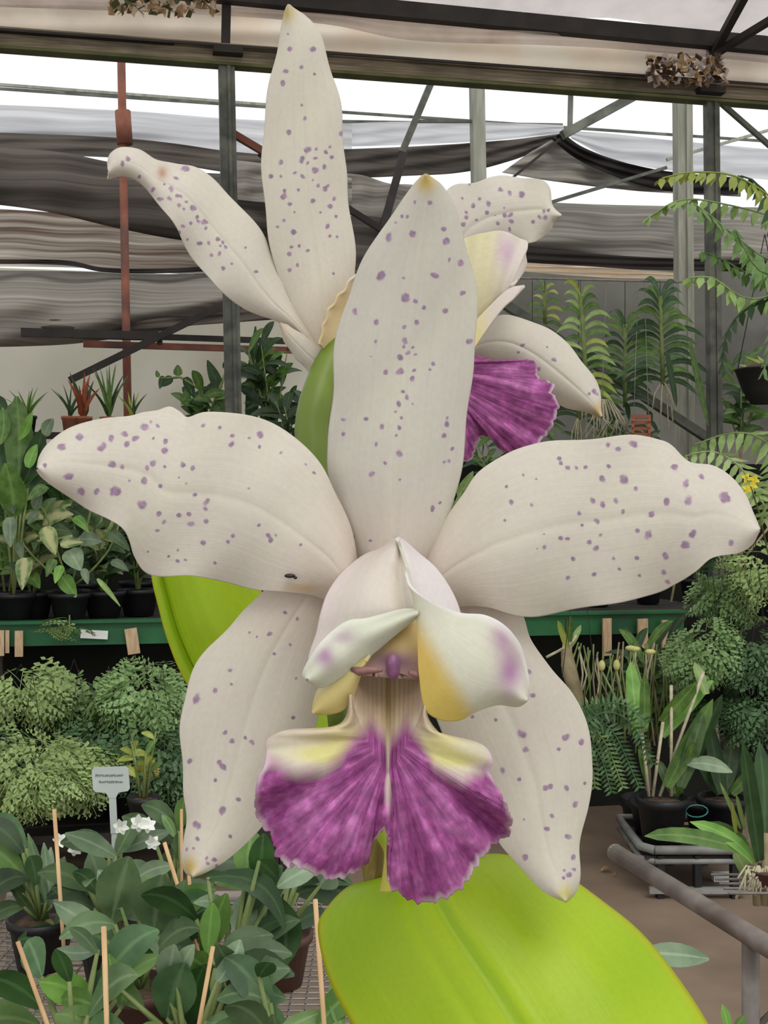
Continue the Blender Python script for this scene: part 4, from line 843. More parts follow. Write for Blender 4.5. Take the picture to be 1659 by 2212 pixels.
seedling('broad grey-leaved seedling in the middle of the lower left', 300, 1.42,
    [(240, 1990, 280, 1850, 90, 'mid'), (300, 1960, 275, 1918, 40, 'lime'), (370, 1965, 278, 1908, 46, 'fern', 0, -14), (262, 1960, 212, 1880, 44, 'grey'), (330, 2010, 352, 1890, 100, 'mid'), (310, 1985, 255, 1958, 40, 'grey'), (300, 2070, 140, 1990, 60, 'ferndark'), (215, 2015, 118, 1950, 50, 'grey'), (330, 1990, 430, 1950, 30, 'mid')])
seedling('dark seedling with a long arching leaf near the sepal tip', 480, 1.4,
    [(450, 1895, 615, 2010, 46, 'deep', 30, -40), (610, 2090, 590, 1930, 70, 'deep', 16, 0), (500, 1965, 418, 1950, 28, 'grey', 0, -10), (440, 2060, 490, 1930, 56, 'green'), (448, 2060, 460, 1950, 40, 'bright'), (515, 2020, 528, 1930, 56, 'grey', 6, 0), (530, 1900, 545, 1790, 60, 'green'), (560, 1900, 570, 1800, 50, 'deep'), (330, 2000, 430, 2020, 40, 'deep', 0, 10), (560, 1860, 600, 1900, 40, 'deep'), (600, 1915, 690, 1870, 44, 'grey', 0, -6)])
seedling('seedling with rounded pale leaves low in the middle', 420, 1.22,
    [(360, 2130, 378, 2040, 56, 'grey'), (380, 2110, 420, 2040, 36, 'grey'), (470, 2120, 520, 2030, 50, 'grey', 6, 0), (510, 2120, 470, 2040, 46, 'mid'), (360, 2200, 400, 2080, 90, 'ferndark'), (390, 2210, 440, 2090, 80, 'deep'), (250, 2130, 350, 2065, 36, 'green', 0, -10), (310, 2180, 240, 2120, 40, 'fern'), (460, 2210, 560, 2110, 44, 'ferndark'), (330, 2060, 260, 2045, 30, 'deep')])
seedling('seedling with bright low leaves in the bottom left corner', 150, 1.2,
    [(200, 2170, 85, 2120, 62, 'bright', 0, -12), (215, 2180, 130, 2160, 56, 'green', 0, -10), (220, 2230, 120, 2190, 56, 'fern', 0, -12), (150, 2120, 120, 2050, 40, 'deep'), (212, 2052, 122, 2050, 30, 'grey', 0, 8), (210, 2060, 150, 2005, 30, 'mid', 0, -10), (250, 2160, 235, 2060, 40, 'green'), (90, 2110, 60, 2030, 60, 'ferndark'), (260, 2180, 280, 2080, 36, 'green')])
seedling('single-caned seedling beside the tall stake near the leaf', 600, 1.6,
    [(620, 2005, 700, 1965, 40, 'deep'), (560, 1915, 640, 1890, 44, 'grey', 0, 6), (690, 1915, 720, 1880, 60, 'grey'), (570, 2050, 560, 2000, 30, 'green'), (620, 2010, 600, 2080, 20, 'yellow')])
seedling('seedling low at the bottom beside the lime leaf', 620, 1.15,
    [(600, 2230, 700, 2185, 34, 'fern'), (620, 2230, 560, 2170, 34, 'ferndark'), (600, 2240, 590, 2190, 30, 'mid'), (740, 2230, 715, 2120, 30, 'green'), (560, 2110, 590, 2080, 40, 'deep')])
seedling('tall-leaved seedling at the back of the wire bench', 380, 1.75,
    [(385, 1790, 306, 1738, 40, 'mid', 0, -12), (388, 1795, 400, 1720, 30, 'green'), (380, 1810, 350, 1760, 20, 'fern'), (390, 1860, 400, 1790, 40, 'mid'), (350, 1920, 380, 1830, 40, 'mid'), (420, 1900, 450, 1830, 40, 'grey'), (560, 1880, 520, 1820, 40, 'green')])
# bamboo stakes
STK = 'bamboo stakes among the seedlings'
for x0_, y0_, x1_, y1_, wd, Y, lb in ((117, 1748, 142, 2110, 9, 1.55, 'thin stake among the white blooms at far left'), (224, 2002, 232, 2260, 12, 1.15, 'straight stake standing upright at the lower left'), (38, 2034, 112, 2240, 10, 1.1, 'leaning stake in the bottom left corner'),
                              (392, 1748, 392, 1900, 7, 1.62, 'stake rising beside the sepal edge'), (408, 1890, 420, 2040, 8, 1.45, 'stake below the lower left sepal tip'), (460, 2045, 425, 2240, 10, 1.15, 'stake leaning left at the bottom middle'),
                              (681, 1943, 702, 2240, 11, 1.1, 'tall thin stake left of the lime leaf'), (714, 2060, 722, 2240, 6, 1.15, 'short stake touching the lime leaf edge'), (355, 1820, 378, 1895, 9, 1.5, 'short pale cut cane near the white blooms'), (692, 2090, 705, 2240, 8, 1.2, 'stake beside the tall thin one')):
    p0 = at(x0_, y0_, Y); d = (at(x1_, y1_, Y) - p0); p1 = p0 + d * ((p0.z - zn - .03) / -d.z)
    tag(MB().tube([p0, p1], wd * Y / F / 2, 7).build('plant_stake', M['stake']), lb, 'stake', STK)
# T-shaped plant label
Y = 1.75; r = thing('plant_label', at(245, 1850, Y), 'T-shaped grey-white plant label standing behind the white blooms', 'label'); s = Y / F
o = MB(); q = [(198, 1664), (202, 1658), (270, 1656), (277, 1661), (280, 1704), (276, 1709), (256, 1712), (250, 1724), (236, 1724), (228, 1713), (206, 1711), (201, 1705)]
V_ = [at(x, y, Y) for x, y in q]; o.add(V_ + [v + Vector((0, .003, 0)) for v in V_], [tuple(range(12)), tuple(range(23, 11, -1))] + [(i, (i + 1) % 12, (i + 1) % 12 + 12, i + 12) for i in range(12)], False); o.build('plate', M['tag'], r)
MB().bar(at(243, 1722, Y + .002), at(247, 1800, Y + .002), 15 * s, .003, up=Vector((0, 1, 0))).build('stake', M['tag'], r)
MB().bar(at(247, 1800, Y + .003), Vector((at(250, 0, Y).x, Y + .003, zn)), 12 * s, .003, up=Vector((0, 1, 0))).build('stake_foot', M['tag'], r)
o = MB()
for row, (xa, xb, y) in enumerate(((207, 265, 1675), (214, 266, 1689))):
    x = xa
    while x < xb:
        wl = random.uniform(3, 5); hh = random.uniform(1.6, 3.2); o.bar(at(x, y - hh, Y - .0006), at(x + random.uniform(-1, 1), y + hh, Y - .0006), 1.6 * s, .0004, up=Vector((0, 1, 0)))
        o.bar(at(x, y + random.uniform(-2, 2), Y - .0006), at(x + wl, y + random.uniform(-2, 2), Y - .0006), .0004, 1.4 * s); x += wl + .6
k_ = o.build('lettering', M['ink'], r); k_['kind'] = 'stuff'

# ------------------------------------------------------------------ the orchid
YO = .235
plant = thing('cattleya_orchid', at(800, 2500, .27), 'large white purple-spotted orchid with magenta lips and lime leaves in front', 'orchid')
# stalk, sheaths
def px_tube(P, r, Ys, n=14):
    C = resample(pts(P), 30); o = MB(); Yv = np.interp(np.linspace(0, 1, 30), np.linspace(0, 1, len(Ys)), Ys); rv = np.interp(np.linspace(0, 1, 30), np.linspace(0, 1, len(r)), r)
    return o.tube([at(C[i][0], C[i][1], Yv[i]) for i in range(30)], [rv[i] * Yv[i] / F for i in range(30)], n)
px_tube('830 2500 822 2100 815 1900 775 1700 733 1560', [46, 42, 34, 26, 22], [.275, .275, .275, .275, .275]).build('pseudobulb', M['sheath'], plant)['label'] = 'brown sheathed stem'
px_tube('733 1570 716 1400 700 1200 676 980 676 900 706 800 740 740', [24, 26, 28, 34, 37, 38, 30], [.275, .275, .28, .285, .288, .292, .30]).build('flower_stalk', M['stalk'], plant)['label'] = 'olive green flower stalk'
X, Y_, U, V = grid('822 1928 830 1880 832 1840 818 1815 815 1808', '852 1925 856 1880 858 1840 853 1815 838 1782', 20, 40)
C_ = np.ones(X.shape + (3,)) * np.array(srgb(214, 206, 96)); C_ = lerpc(C_, srgb(170, 190, 60), sst(.5, 1, V))
surf('sheath', X, Y_, -60 + 25 * (2 * U - 1) ** 2, .262, PETAL, plant, C_)['label'] = 'yellow split sheath'
# leaves
def oleaf(A, B, Y0, depth, label, nu=70, nv=120, c1=(160, 194, 30), c2=(184, 208, 48), mid=.5, edge=(186, 190, 30), Y0b=None):
    X, Y_, U, V = grid(A, B, nu, nv); D = depth(U, V, X, Y_)
    D = D + 34 * (sst(mid - .015, mid + .05, U) - sst(mid + .05, mid + .4, U)) + 8 * np.exp(-((U - mid + .12) / .02) ** 2) * .5 + .8 * np.sin(U * 38) + 8 * wob(X, Y_, 160, 3)
    C = np.ones(X.shape + (3,)) * np.array(srgb(*c1)); C = lerpc(C, srgb(*c2), .5 + .5 * wob(X, Y_, 110, 1))
    C = lerpc(C, srgb(*edge), sst(.93, 1, np.abs(2 * U - 1))); C = lerpc(C, srgb(120, 160, 10), .6 * np.exp(-((U - mid) / .02) ** 2))
    o = surf('leaf', X, Y_, D, Y0, GREEN, plant, C, thick=.0011); o['label'] = label; return o
oleaf('1020 2620 870 2400 765 2215 712 2110 690 2010 706 1968 750 1922 800 1905 860 1895 930 1880', '1700 2620 1610 2400 1535 2230 1455 2105 1380 2015 1300 1950 1220 1895 1130 1860 1050 1850 930 1880', .262,
      lambda U, V, X, Y: -330 + 480 * V - 90 * np.sin(PI * U) + 60 * (2 * U - 1) ** 2, 'big lime green leaf under the lip', mid=.47)
oleaf('800 1900 720 1790 590 1680 470 1570 400 1465 366 1385 345 1310 330 1238 335 1150 380 1110', '812 1900 785 1790 745 1660 704 1530 650 1400 610 1330 566 1285 500 1160 380 1110', .29,
      lambda U, V, X, Y: 50 * (2 * U - 1) ** 2 - 60 * sst(.5, 0, V), 'lime green leaf behind the left sepal', c1=(160, 194, 34), c2=(182, 208, 48), mid=.06)

def flower_root(name, P, r, label):
    o = px_tube(*P).build('flower', r, plant); o['label'] = label; return o
FF = flower_root('flower', ('690 1150 740 1190 800 1240 850 1290', [16, 15, 18, 22], [.285, .27, .255, .246]), M['stalk'], 'large front flower facing the camera')
FB = flower_root('flower', ('700 790 720 760 760 720 800 690', [20, 20, 22, 24], [.296, .302, .308, .312]), M['stalk'], 'rear flower turned to the right, partly hidden')

DORS = '''843 513 8 892 506 9 957 495 6 962 522 8 994 569 8 969 561 4 825 596 9 939 595 7 873 601 4 998 633 6 876 644 9 897 651 5 915 664 6 961 672 7 768 675 7 815 698 7 900 697 5 873 707 6
1012 737 8 874 737 7 812 738 4 872 749 4 892 751 4 864 772 6 881 763 5 897 766 4 834 805 6 863 803 8 894 800 4 935 787 5 928 799 3 891 819 6 802 770 3 871 847 4 879 858 6 862 873 6 891 873 4 854 890 4
744 907 5 744 937 6 792 905 5 826 923 5 868 904 4 863 924 5 856 941 4 964 917 6 964 904 4 957 941 6 814 961 4 863 980 8 833 1001 4 975 970 5 968 996 5 958 998 4 929 438 6 898 437 4 870 469 4 882 469 4 857 482 4
804 1024 6 949 1086 4 933 1099 5 864 1036 4 766 1158 4 802 1168 3 750 1120 4'''
petal('sepal', '790 1260 765 1180 728 1085 708 1020 712 950 720 850 724 760 740 680 775 585 815 515 858 450 890 408 912 384 922 378', '905 1260 945 1175 970 1115 988 1050 1003 950 1012 860 1024 760 1030 690 1026 620 1010 545 985 465 966 424 948 396 922 378', YO, FF, DORS,
      lambda U, V, X, Y: 70 * V - 70 * V ** 3 - 25 * (U - .5), cup=55, nu=110, nv=260, tip=(921, 392), tipr=24, base=srgb(207, 201, 188), label='tall upper sepal with a yellow tip')
LP_ = '''134 968 9 173 945 8 97 1007 5 148 1028 8 175 1060 9 210 1061 6 250 1061 10 221 967 8 240 948 7 269 939 7 293 949 7 275 960 7 312 925 10 325 913 5 357 955 6 355 974 8 242 1004 9 265 1010 6 318 1012 6 332 1002 8 312 1039 7 346 1050 5
280 1039 4 395 1004 7 416 1012 6 421 1069 5 308 1090 10 343 1110 6 387 1112 6 409 1110 6 446 1085 6 443 1099 5 500 960 6 502 942 5 475 925 5 440 920 5 561 940 8 537 947 4 560 967 4 606 980 4 679 1023 4 660 1004 3 537 1055 3 356 1009 4 332 948 4 341 922 4
387 1032 4 402 1045 3 355 1127 5 412 1132 7 446 1126 6 504 1156 6 492 1169 5 440 1172 7 580 1157 5 585 1166 6 596 1156 4 464 1215 4 340 1145 4 320 1190 3 385 1187 3 385 1211 4 401 1209 4 365 1201 3 560 1134 4 650 1177 3'''
petal('petal', '770 1215 752 1130 722 1060 690 1000 640 950 580 912 520 893 450 892 408 905 388 892 365 880 340 886 310 890 280 899 220 908 150 926 110 955 90 985 83 1012', '735 1310 690 1288 650 1280 565 1276 490 1255 420 1246 330 1240 295 1205 268 1150 235 1120 190 1096 130 1062 96 1032 83 1012', YO, FF, LP_,
      lambda U, V, X, Y: 60 * V - 120 * V ** 2 + 50 * (.5 - U) * V, cup=38, ruffle=16, rf=7, nu=130, nv=220, label='broad left petal with purple spots',
      colfn=lambda C, U, V, X, Y: lerpc(C, srgb(206, 166, 110), .6 * gauss(X, Y, 655, 1268, 36, 9)))
RP = '''1335 971 7 1313 962 6 1367 960 8 1456 1011 8 1515 1031 6 1480 1047 8 1487 1083 10 1565 1076 11 1440 1085 7 1315 1008 6 1301 1036 8 1347 1037 9 1373 1057 6 1208 992 5 1211 1002 5 1227 1012 6 1245 1011 5 1265 1010 5 1130 1027 3 1158 1036 3 1093 1052 4 1104 1086 6
1148 1091 5 1280 1082 6 1301 1090 6 1330 1081 6 1345 1105 5 1407 1110 7 1251 1109 5 1632 1115 4 1090 1124 4 1175 1155 3 1211 1162 5 1226 1164 4 1273 1171 6 1287 1185 6 1297 1156 4 1377 1147 6 1400 1154 8 1496 1154 8 1481 1176 9 1578 1172 7 1437 1200 8 1325 1205 5 1375 1205 5
1238 1207 5 1176 1182 5 1160 1185 3 1284 1240 5 1227 1247 5 1433 1235 6 1441 1255 6 1381 1243 4 1289 1126 6 1257 1135 4 1337 1229 4'''
petal('petal', '900 1240 935 1175 965 1125 1000 1068 1030 1020 1090 986 1150 962 1200 951 1290 950 1365 941 1420 949 1450 962 1490 1000 1540 1010 1580 1035 1610 1070 1628 1110 1640 1145', '920 1330 990 1308 1050 1312 1120 1330 1200 1323 1300 1306 1410 1284 1455 1262 1505 1232 1540 1205 1590 1196 1622 1176 1640 1145', YO, FF, RP,
      lambda U, V, X, Y: 50 * V - 110 * V ** 2 + 40 * (.5 - U) * V, cup=36, ruffle=15, rf=6, nu=130, nv=220, label='broad right petal with purple spots')
LS = '''617 1323 4 643 1336 4 540 1366 4 583 1369 5 556 1375 3 627 1392 4 593 1412 4 498 1448 5 466 1492 6 426 1510 9 501 1478 3 639 1465 4 487 1582 5 502 1600 6 530 1594 5 545 1604 6 633 1550 4 411 1644 6 474 1646 5 482 1656 7
467 1685 5 516 1726 5 482 1750 8 428 1783 9 428 1812 5 421 1833 4 406 1835 4 447 1854 4 462 1856 5 448 1864 4 467 1868 4 497 1806 4'''
petal('sepal', '600 1235 560 1290 510 1340 450 1402 408 1475 392 1570 397 1680 405 1760 398 1810 396 1850 404 1882 416 1892', '790 1260 740 1330 705 1450 685 1560 630 1690 560 1790 500 1848 455 1877 416 1892', YO, FF, LS,
      lambda U, V, X, Y: 60 + 60 * V - 100 * V ** 2 + 60 * (.5 - U) * V, cup=34, nu=100, nv=200, tip=(413, 1872), tipr=20, label='lower left sepal')
RS = '''1141 1451 6 1149 1502 6 1021 1548 4 1070 1554 4 1125 1584 9 1135 1620 8 1220 1593 7 1254 1603 7 1205 1618 5 1085 1663 7 1121 1683 5 1177 1702 8 1187 1699 7 1222 1701 6 1241 1737 7 1191 1762 5 1181 1791 6 1226 1808 7 1135 1851 7 1237 1852 6 1236 1878 5 1217 1880 4 1227 1890 6 1215 1897 4 1261 1691 4 1132 1770 3'''
petal('sepal', '870 1260 900 1400 940 1540 980 1640 1030 1730 1078 1815 1115 1865 1155 1905 1190 1930 1222 1946', '1080 1240 1128 1330 1148 1385 1185 1440 1238 1500 1268 1575 1280 1660 1268 1740 1250 1830 1249 1900 1240 1930 1222 1946', YO, FF, RS,
      lambda U, V, X, Y: 60 + 60 * V - 100 * V ** 2 + 50 * (U - .5) * V, cup=34, nu=100, nv=200, tip=(1220, 1930), tipr=18, tipc=srgb(206, 196, 110), label='lower right sepal')
# --- lip of the front flower
O_ = pts('757 1500 754 1529 750 1547 736 1565 707 1574 667 1576 628 1578 595 1587 576 1603 577 1626 571 1659 559 1681 552 1717 552 1753 570 1786 588 1807 599 1847 624 1872 638 1869 671 1883 714 1898 732 1896 765 1883 788 1865 796 1833 812 1811 829 1788 834 1792 839 1812 840 1850 840 1885 843 1912 866 1930 892 1945 928 1948 964 1938 997 1916 1015 1891 1033 1862 1054 1836 1076 1815 1098 1804 1105 1768 1094 1746 1083 1721 1065 1688 1055 1666 1063 1645 1051 1619 1029 1605 993 1596 960 1592 939 1576 924 1554 920 1536 922 1500')
def lipsurf():
    nu = 420; nv1 = 24; nv2 = 90; Oc = resample(O_, nu); u = np.linspace(0, 1, nu)
    # frilly margin
    d = np.gradient(Oc, axis=0); nrm = np.stack([d[:, 1], -d[:, 0]], 1); nrm /= np.linalg.norm(nrm, axis=1)[:, None] + 1e-9
    fr = (np.sin(u * 330) + .7 * np.sin(u * 517 + 1) + .5 * np.sin(u * 871)) * 2.9; fr *= sst(.19, .27, u) * sst(.84, .77, u) * (1 - np.exp(-((u - .485) / .045) ** 2))
    Oc = Oc + nrm * fr[:, None]
    dn_ = np.linalg.norm(np.diff(resample(O_, 1200), axis=0), axis=1); R12 = resample(O_, 1200); inn = (R12[:, 1] > 1700) & (R12[:, 0] > 815) & (R12[:, 0] < 846); un = np.where(inn, R12[:, 1], 9e9).argmin() / 1199
    ks = np.array([(0, 757, 1500), (.02, 762, 1532), (.05, 772, 1556), (.12, 788, 1590), (.3, 812, 1640), (.5, 838, 1670), (.7, 862, 1640), (.88, 888, 1590), (.95, 905, 1560), (.98, 915, 1532), (1, 922, 1500)])
    ks[:, 0] = np.where(ks[:, 0] <= .5, ks[:, 0] * un / .5, un + (ks[:, 0] - .5) * (1 - un) / .5)
    Ic = np.stack([np.interp(u, ks[:, 0], ks[:, 1]), np.interp(u, ks[:, 0], ks[:, 2])], 1)
    Tc = np.stack([778 + 128 * sst(0, 1, u * 1.0), 1412 + 0 * u], 1)
    ka = np.linspace(0, 1, nv1)[:, None, None]; kb = np.linspace(0, 1, nv2)[1:, None, None]
    G = np.concatenate([Tc[None] * (1 - ka) + Ic[None] * ka, Ic[None] * (1 - kb) + Oc[None] * kb], 0)
    U, V1 = np.meshgrid(u, np.r_[np.linspace(0, .3, nv1), .3 + .7 * np.linspace(0, 1, nv2)[1:]])
    X, Y = G[..., 0], G[..., 1]; r = np.clip((V1 - .3) / .7, 0, 1)
    sh = np.minimum(U, 1 - U)
    D = -70 - 130 * sst(0, .3, V1) - 70 * np.sin(r * PI * .6) + 90 * r * r * sst(.5, .0, sh) + 30 * r * r * sst(.1, .5, sh)
    D += r * (16 * np.sin(U * 46 + .6) + 9 * np.sin(U * 83 + 2)) * sst(.06, .15, sh)
    g1 = np.exp(-((U - .245) / .02) ** 2) + np.exp(-((U - .755) / .018) ** 2); D += 75 * g1 * sst(.2, 1, r)
    D += 14 * np.exp(-((X - 840) / 9) ** 2) * sst(1790, 1600, Y)        # centre groove
    C = np.ones(X.shape + (3,)) * np.array(srgb(234, 226, 206))
    C = lerpc(C, srgb(226, 220, 140), .9 * np.clip(gauss(X, Y, 740, 1600, 60, 45) + gauss(X, Y, 945, 1605, 50, 40) + gauss(X, Y, 690, 1630, 60, 18) + gauss(X, Y, 985, 1640, 50, 18), 0, 1))
    st_ = .5 + .5 * np.sin(X * .62); thr = sst(1640, 1520, Y)
    C = lerpc(C, srgb(206, 178, 148), .8 * thr); C = lerpc(C, srgb(170, 138, 104), .55 * thr * st_ * np.exp(-((X - 842) / 50) ** 2)); C = lerpc(C, srgb(214, 196, 130), .8 * (1 - st_) * np.exp(-((X - 840) / 22) ** 2) * sst(1760, 1500, Y))
    yb = np.interp(X, [560, 590, 640, 700, 735, 765, 800, 830, 838, 850, 880, 905, 940, 1000, 1040, 1065], [1630, 1644, 1664, 1664, 1632, 1592, 1560, 1590, 1640, 1590, 1560, 1590, 1652, 1684, 1662, 1640])
    pg = sst(-42, 48, Y - yb); pg *= 1 - .75 * np.exp(-((X - 838) / 6) ** 2) * sst(1800, 1700, Y)
    ed = sst(.94, 1.0, V1) * sst(.16, .2, sh * 2) * (.55 + .45 * np.sin(U * 61) * np.sin(U * 23 + 1)); pg *= 1 - .85 * ed
    C = lerpc(C, srgb(232, 206, 220), ed)
    dk = .35 * sst(70, 0, np.abs(X - 838)) * sst(1650, 1780, Y)
    o = surf('lip', X, Y, D, YO, LIP, FF, C, None, np.clip(pg, 0, 1), thick=.0005); o['label'] = 'magenta frilled lip of the front flower'
lipsurf()
def piece(name, A, B, D, cf, label=None, nu=60, nv=80, parent=None, Y0=YO, material=PETAL, thick=.0006, S=None, smooth=True):
    X, Y, U, V = grid(A, B, nu, nv, smooth); C = np.ones(X.shape + (3,)) * np.array(srgb(226, 216, 204)); C = cf(C, U, V, X, Y)
    o = surf(name, X, Y, D(U, V, X, Y), Y0, material, parent or FF, C, spotfield(X, Y, spots(S)) if S else None, thick=thick)
    if label: o['label'] = label
    return o
piece('lip_hood', '846 1166 820 1184 780 1205 740 1238 710 1280 694 1325 684 1370 668 1420 672 1450', '862 1162 872 1195 880 1235 888 1275 898 1310 900 1322 885 1338 862 1350 838 1362',
      lambda U, V, X, Y: -20 - 110 * sst(0, .7, V) + 70 * (1 - U) ** 2.2 + 22 * np.exp(-((U - .88) / .1) ** 2) - 30 * sst(0, .5, U), lambda C, U, V, X, Y: lerpc(lerpc(C, srgb(238, 222, 222), .5 * sst(.3, 0, U)), srgb(214, 200, 172), .35 * np.exp(-((U - .85) / .12) ** 2)), 'white hood of the lip')
piece('lip_hood', '856 1162 868 1185 878 1215 884 1250 892 1280 902 1310 930 1340', '860 1162 876 1172 905 1198 938 1226 965 1262 984 1298 996 1335',
      lambda U, V, X, Y: -60 + 70 * U ** 1.5 - 40 * V, lambda C, U, V, X, Y: lerpc(C, srgb(244, 236, 238), .7 + 0 * U), 'bright right fold of the hood')
def rl(C, U, V, X, Y):
    C = lerpc(C, srgb(218, 220, 196), .7 + 0 * U); sd = (X - 895) * (1530 - 1310) - (Y - 1310) * (1020 - 895); k = sst(4500, -9000, sd)
    C = lerpc(C, srgb(212, 180, 96), k); C = lerpc(C, srgb(226, 206, 108), k * sst(1380, 1540, Y) * .6)
    C = lerpc(C, srgb(176, 118, 166), .85 * np.clip(gauss(X, Y, 1100, 1450, 26, 50) + .7 * gauss(X, Y, 1082, 1375, 24, 32), 0, 1))
    return lerpc(C, srgb(240, 236, 232), sst(.1, .0, U) * .8)
piece('lip_side_lobe', '860 1168 874 1215 884 1262 930 1298 992 1324 1048 1330 1090 1352 1120 1390 1133 1430 1141 1480 1138 1512', '862 1170 880 1230 896 1300 903 1350 904 1400 906 1460 918 1528 948 1552 990 1554 1030 1534 1075 1520 1118 1524 1138 1512',
      lambda U, V, X, Y: -120 - 130 * sst(0, .5, V) + 50 * V ** 2 - 45 * np.sin(PI * U) * sst(.3, .8, V) + 12 * np.sin(V * 17) * (1 - U), rl, 'right side lobe, yellow inside with a purple blotch', 80, 120)
def ll_(C, U, V, X, Y):
    C = lerpc(C, srgb(216, 222, 196), .7 + 0 * U)
    C = lerpc(C, srgb(166, 120, 160), .85 * np.clip(gauss(X, Y, 703, 1420, 20, 22) + .6 * gauss(X, Y, 745, 1378, 28, 16), 0, 1)); return lerpc(C, srgb(242, 242, 230), sst(.25, 0, U) * .7)  # upper rim highlight is painted into the colour
piece('lip_side_lobe', '905 1318 870 1318 830 1328 790 1338 755 1342 722 1362 690 1394 668 1428 656 1456 664 1468', '903 1330 880 1348 850 1372 815 1402 780 1432 755 1450 728 1466 705 1480 685 1482 664 1468',
      lambda U, V, X, Y: -165 - 60 * V - 40 * np.sin(PI * U) + 10 * np.sin(V * 14) * (1 - U), ll_, 'left side lobe with a purple blotch')
piece('lip_side_lobe', '800 1415 760 1438 720 1462 690 1488 680 1515 676 1540', '782 1440 770 1480 758 1512 738 1534 708 1541 676 1540',
      lambda U, V, X, Y: -205 - 20 * np.sin(PI * U) + 30 * V, lambda C, U, V, X, Y: lerpc(lerpc(C, srgb(218, 200, 116), .85 + 0 * U), srgb(222, 218, 196), sst(.35, 0, U) * sst(1, .3, V)), 'yellow underside of the left side lobe', 40, 50)
piece('lip_throat', '905 1290 860 1330 800 1370 750 1430 748 1480 758 1530', '905 1290 925 1330 940 1400 945 1450 935 1500 925 1530',
      lambda U, V, X, Y: -20 + 60 * np.sin(PI * U) - 60 * V, lambda C, U, V, X, Y: lerpc(C, srgb(206, 176, 104), .9 + 0 * U), 'deep yellow inside of the throat', 40, 50)
# column with its wings, anther cap
def cf_(C, U, V, X, Y):
    C = lerpc(C, srgb(222, 192, 118), .9 + 0 * U); C = lerpc(C, srgb(196, 164, 148), sst(1385, 1440, Y)); return lerpc(C, srgb(126, 80, 112), np.clip(gauss(X, Y, 850, 1432, 36, 20), 0, 1))  # last mix paints the dark shading around the anther cap
piece('column', '892 1322 850 1362 815 1392 782 1420 756 1440 756 1450 770 1452', '906 1322 918 1365 928 1400 934 1428 934 1440 928 1462 905 1462',
      lambda U, V, X, Y: -85 - 45 * V - 60 * np.sin(PI * U) * (.4 + .6 * V), cf_, 'yellow column with pinkish wings', 50, 50, thick=.0012)
cp = MB()
def blob(o, cx, cy, rx, ry, D, n=16, m=10, rz=None):
    Yb = YO * (1 + D / F); c = at(cx, cy, Yb); s = Yb / F; return o.ball(c, (rx * s, (rz or rx) * s, ry * s), n, m)
blob(cp, 849, 1440, 16, 29, -205).build('anther_cap', mat('anther_purple', (112, 66, 98), (138, 92, 122), rough=.4, scale=300), FF)['label'] = 'purple anther cap'
o = MB(); o.tube([at(760, 1446, YO * .918), at(775, 1450, YO * .914), at(800, 1447, YO * .912), at(826, 1448, YO * .91)], [.0004, .0008, .0007, .0003], 8)
o.tube([at(884, 1452, YO * .91), at(900, 1457, YO * .912), at(922, 1461, YO * .914), at(932, 1440, YO * .918)], [.0004, .0007, .0008, .0005], 8)
o.build('column_wing', mat('wing_brown', (120, 84, 82), (146, 106, 98), rough=.5, scale=300), FF)
# a small dark insect on the left petal
o = MB(); o.ball(at(626, 1244, YO * .9985), (.0011, .0005, .00045), 10, 6); o.ball(at(638, 1248, YO * .9985), (.0004, .0004, .0003), 8, 5)
tag(o.build('small_insect', M['bug']), 'tiny dark insect sitting on the lower edge of the left petal', 'insect')

# --- rear flower
YR2 = .30
TS = '''627 107 6 675 107 6 650 146 5 619 155 5 612 181 6 678 161 2 651 228 4 659 257 5 624 287 6 736 289 6 665 325 8 682 323 4 607 352 6 652 346 6 665 353 4 680 343 4 712 318 4 703 329 4 715 340 4 700 361 5 680 369 8 653 382 5 637 374 4 607 381 4 585 382 6
675 390 3 685 402 5 700 409 6 707 402 4 614 425 7 615 412 4 645 411 4 675 434 6 721 430 5 712 447 6 725 469 4 692 459 4 626 442 4 636 459 3 614 476 5 600 491 4 707 489 5 635 502 6 712 511 4 727 512 4 631 534 4 646 532 4 665 542 4 626 550 5 643 573 5 626 584 5 719 592 3 624 75 3'''
petal('sepal', '690 790 640 690 602 600 583 520 571 430 567 340 572 260 584 180 599 110 610 60 620 20 625 11', '740 770 760 660 766 580 762 500 750 420 743 330 736 240 714 150 692 82 660 38 625 11', YR2, FB, TS,
      lambda U, V, X, Y: 20 * V + 30 * (U - .5), cup=30, nu=80, nv=240, tip=(621, 30), tipr=20, tipc=srgb(200, 176, 110), label='tall upper sepal of the rear flower', base=srgb(216, 208, 192))
TL = '''265 354 5 276 345 6 302 381 4 400 367 7 380 387 5 332 410 5 347 431 6 367 431 5 370 410 6 382 424 5 387 444 5 397 452 4 417 451 7 402 437 3 412 482 4 440 481 6 427 478 4 444 494 4 395 489 4 387 502 5 431 526 5 451 526 4 470 517 6 480 525 4 476 532 4 457 552 5 530 536 3 487 535 4 474 549 4
405 517 3 482 580 5 500 571 4 552 588 4 355 400 3 390 425 4 425 470 4'''
petal('petal', '712 770 672 720 620 640 590 565 570 512 540 470 490 420 452 382 420 360 380 355 335 348 298 324 264 318 242 332 234 356', '690 770 620 705 560 680 520 660 470 622 430 575 395 520 362 465 332 422 302 396 272 381 252 380 234 384', YR2, FB, TL,
      lambda U, V, X, Y: -50 * V + 60 * (.5 - U) * sst(.1, .5, V) * sst(1, .7, V), cup=24, ruffle=7, rf=7, nu=80, nv=200, tip=(350, 375), tipr=14, tipc=srgb(184, 140, 112), label='left petal of the rear flower with a curled tip')
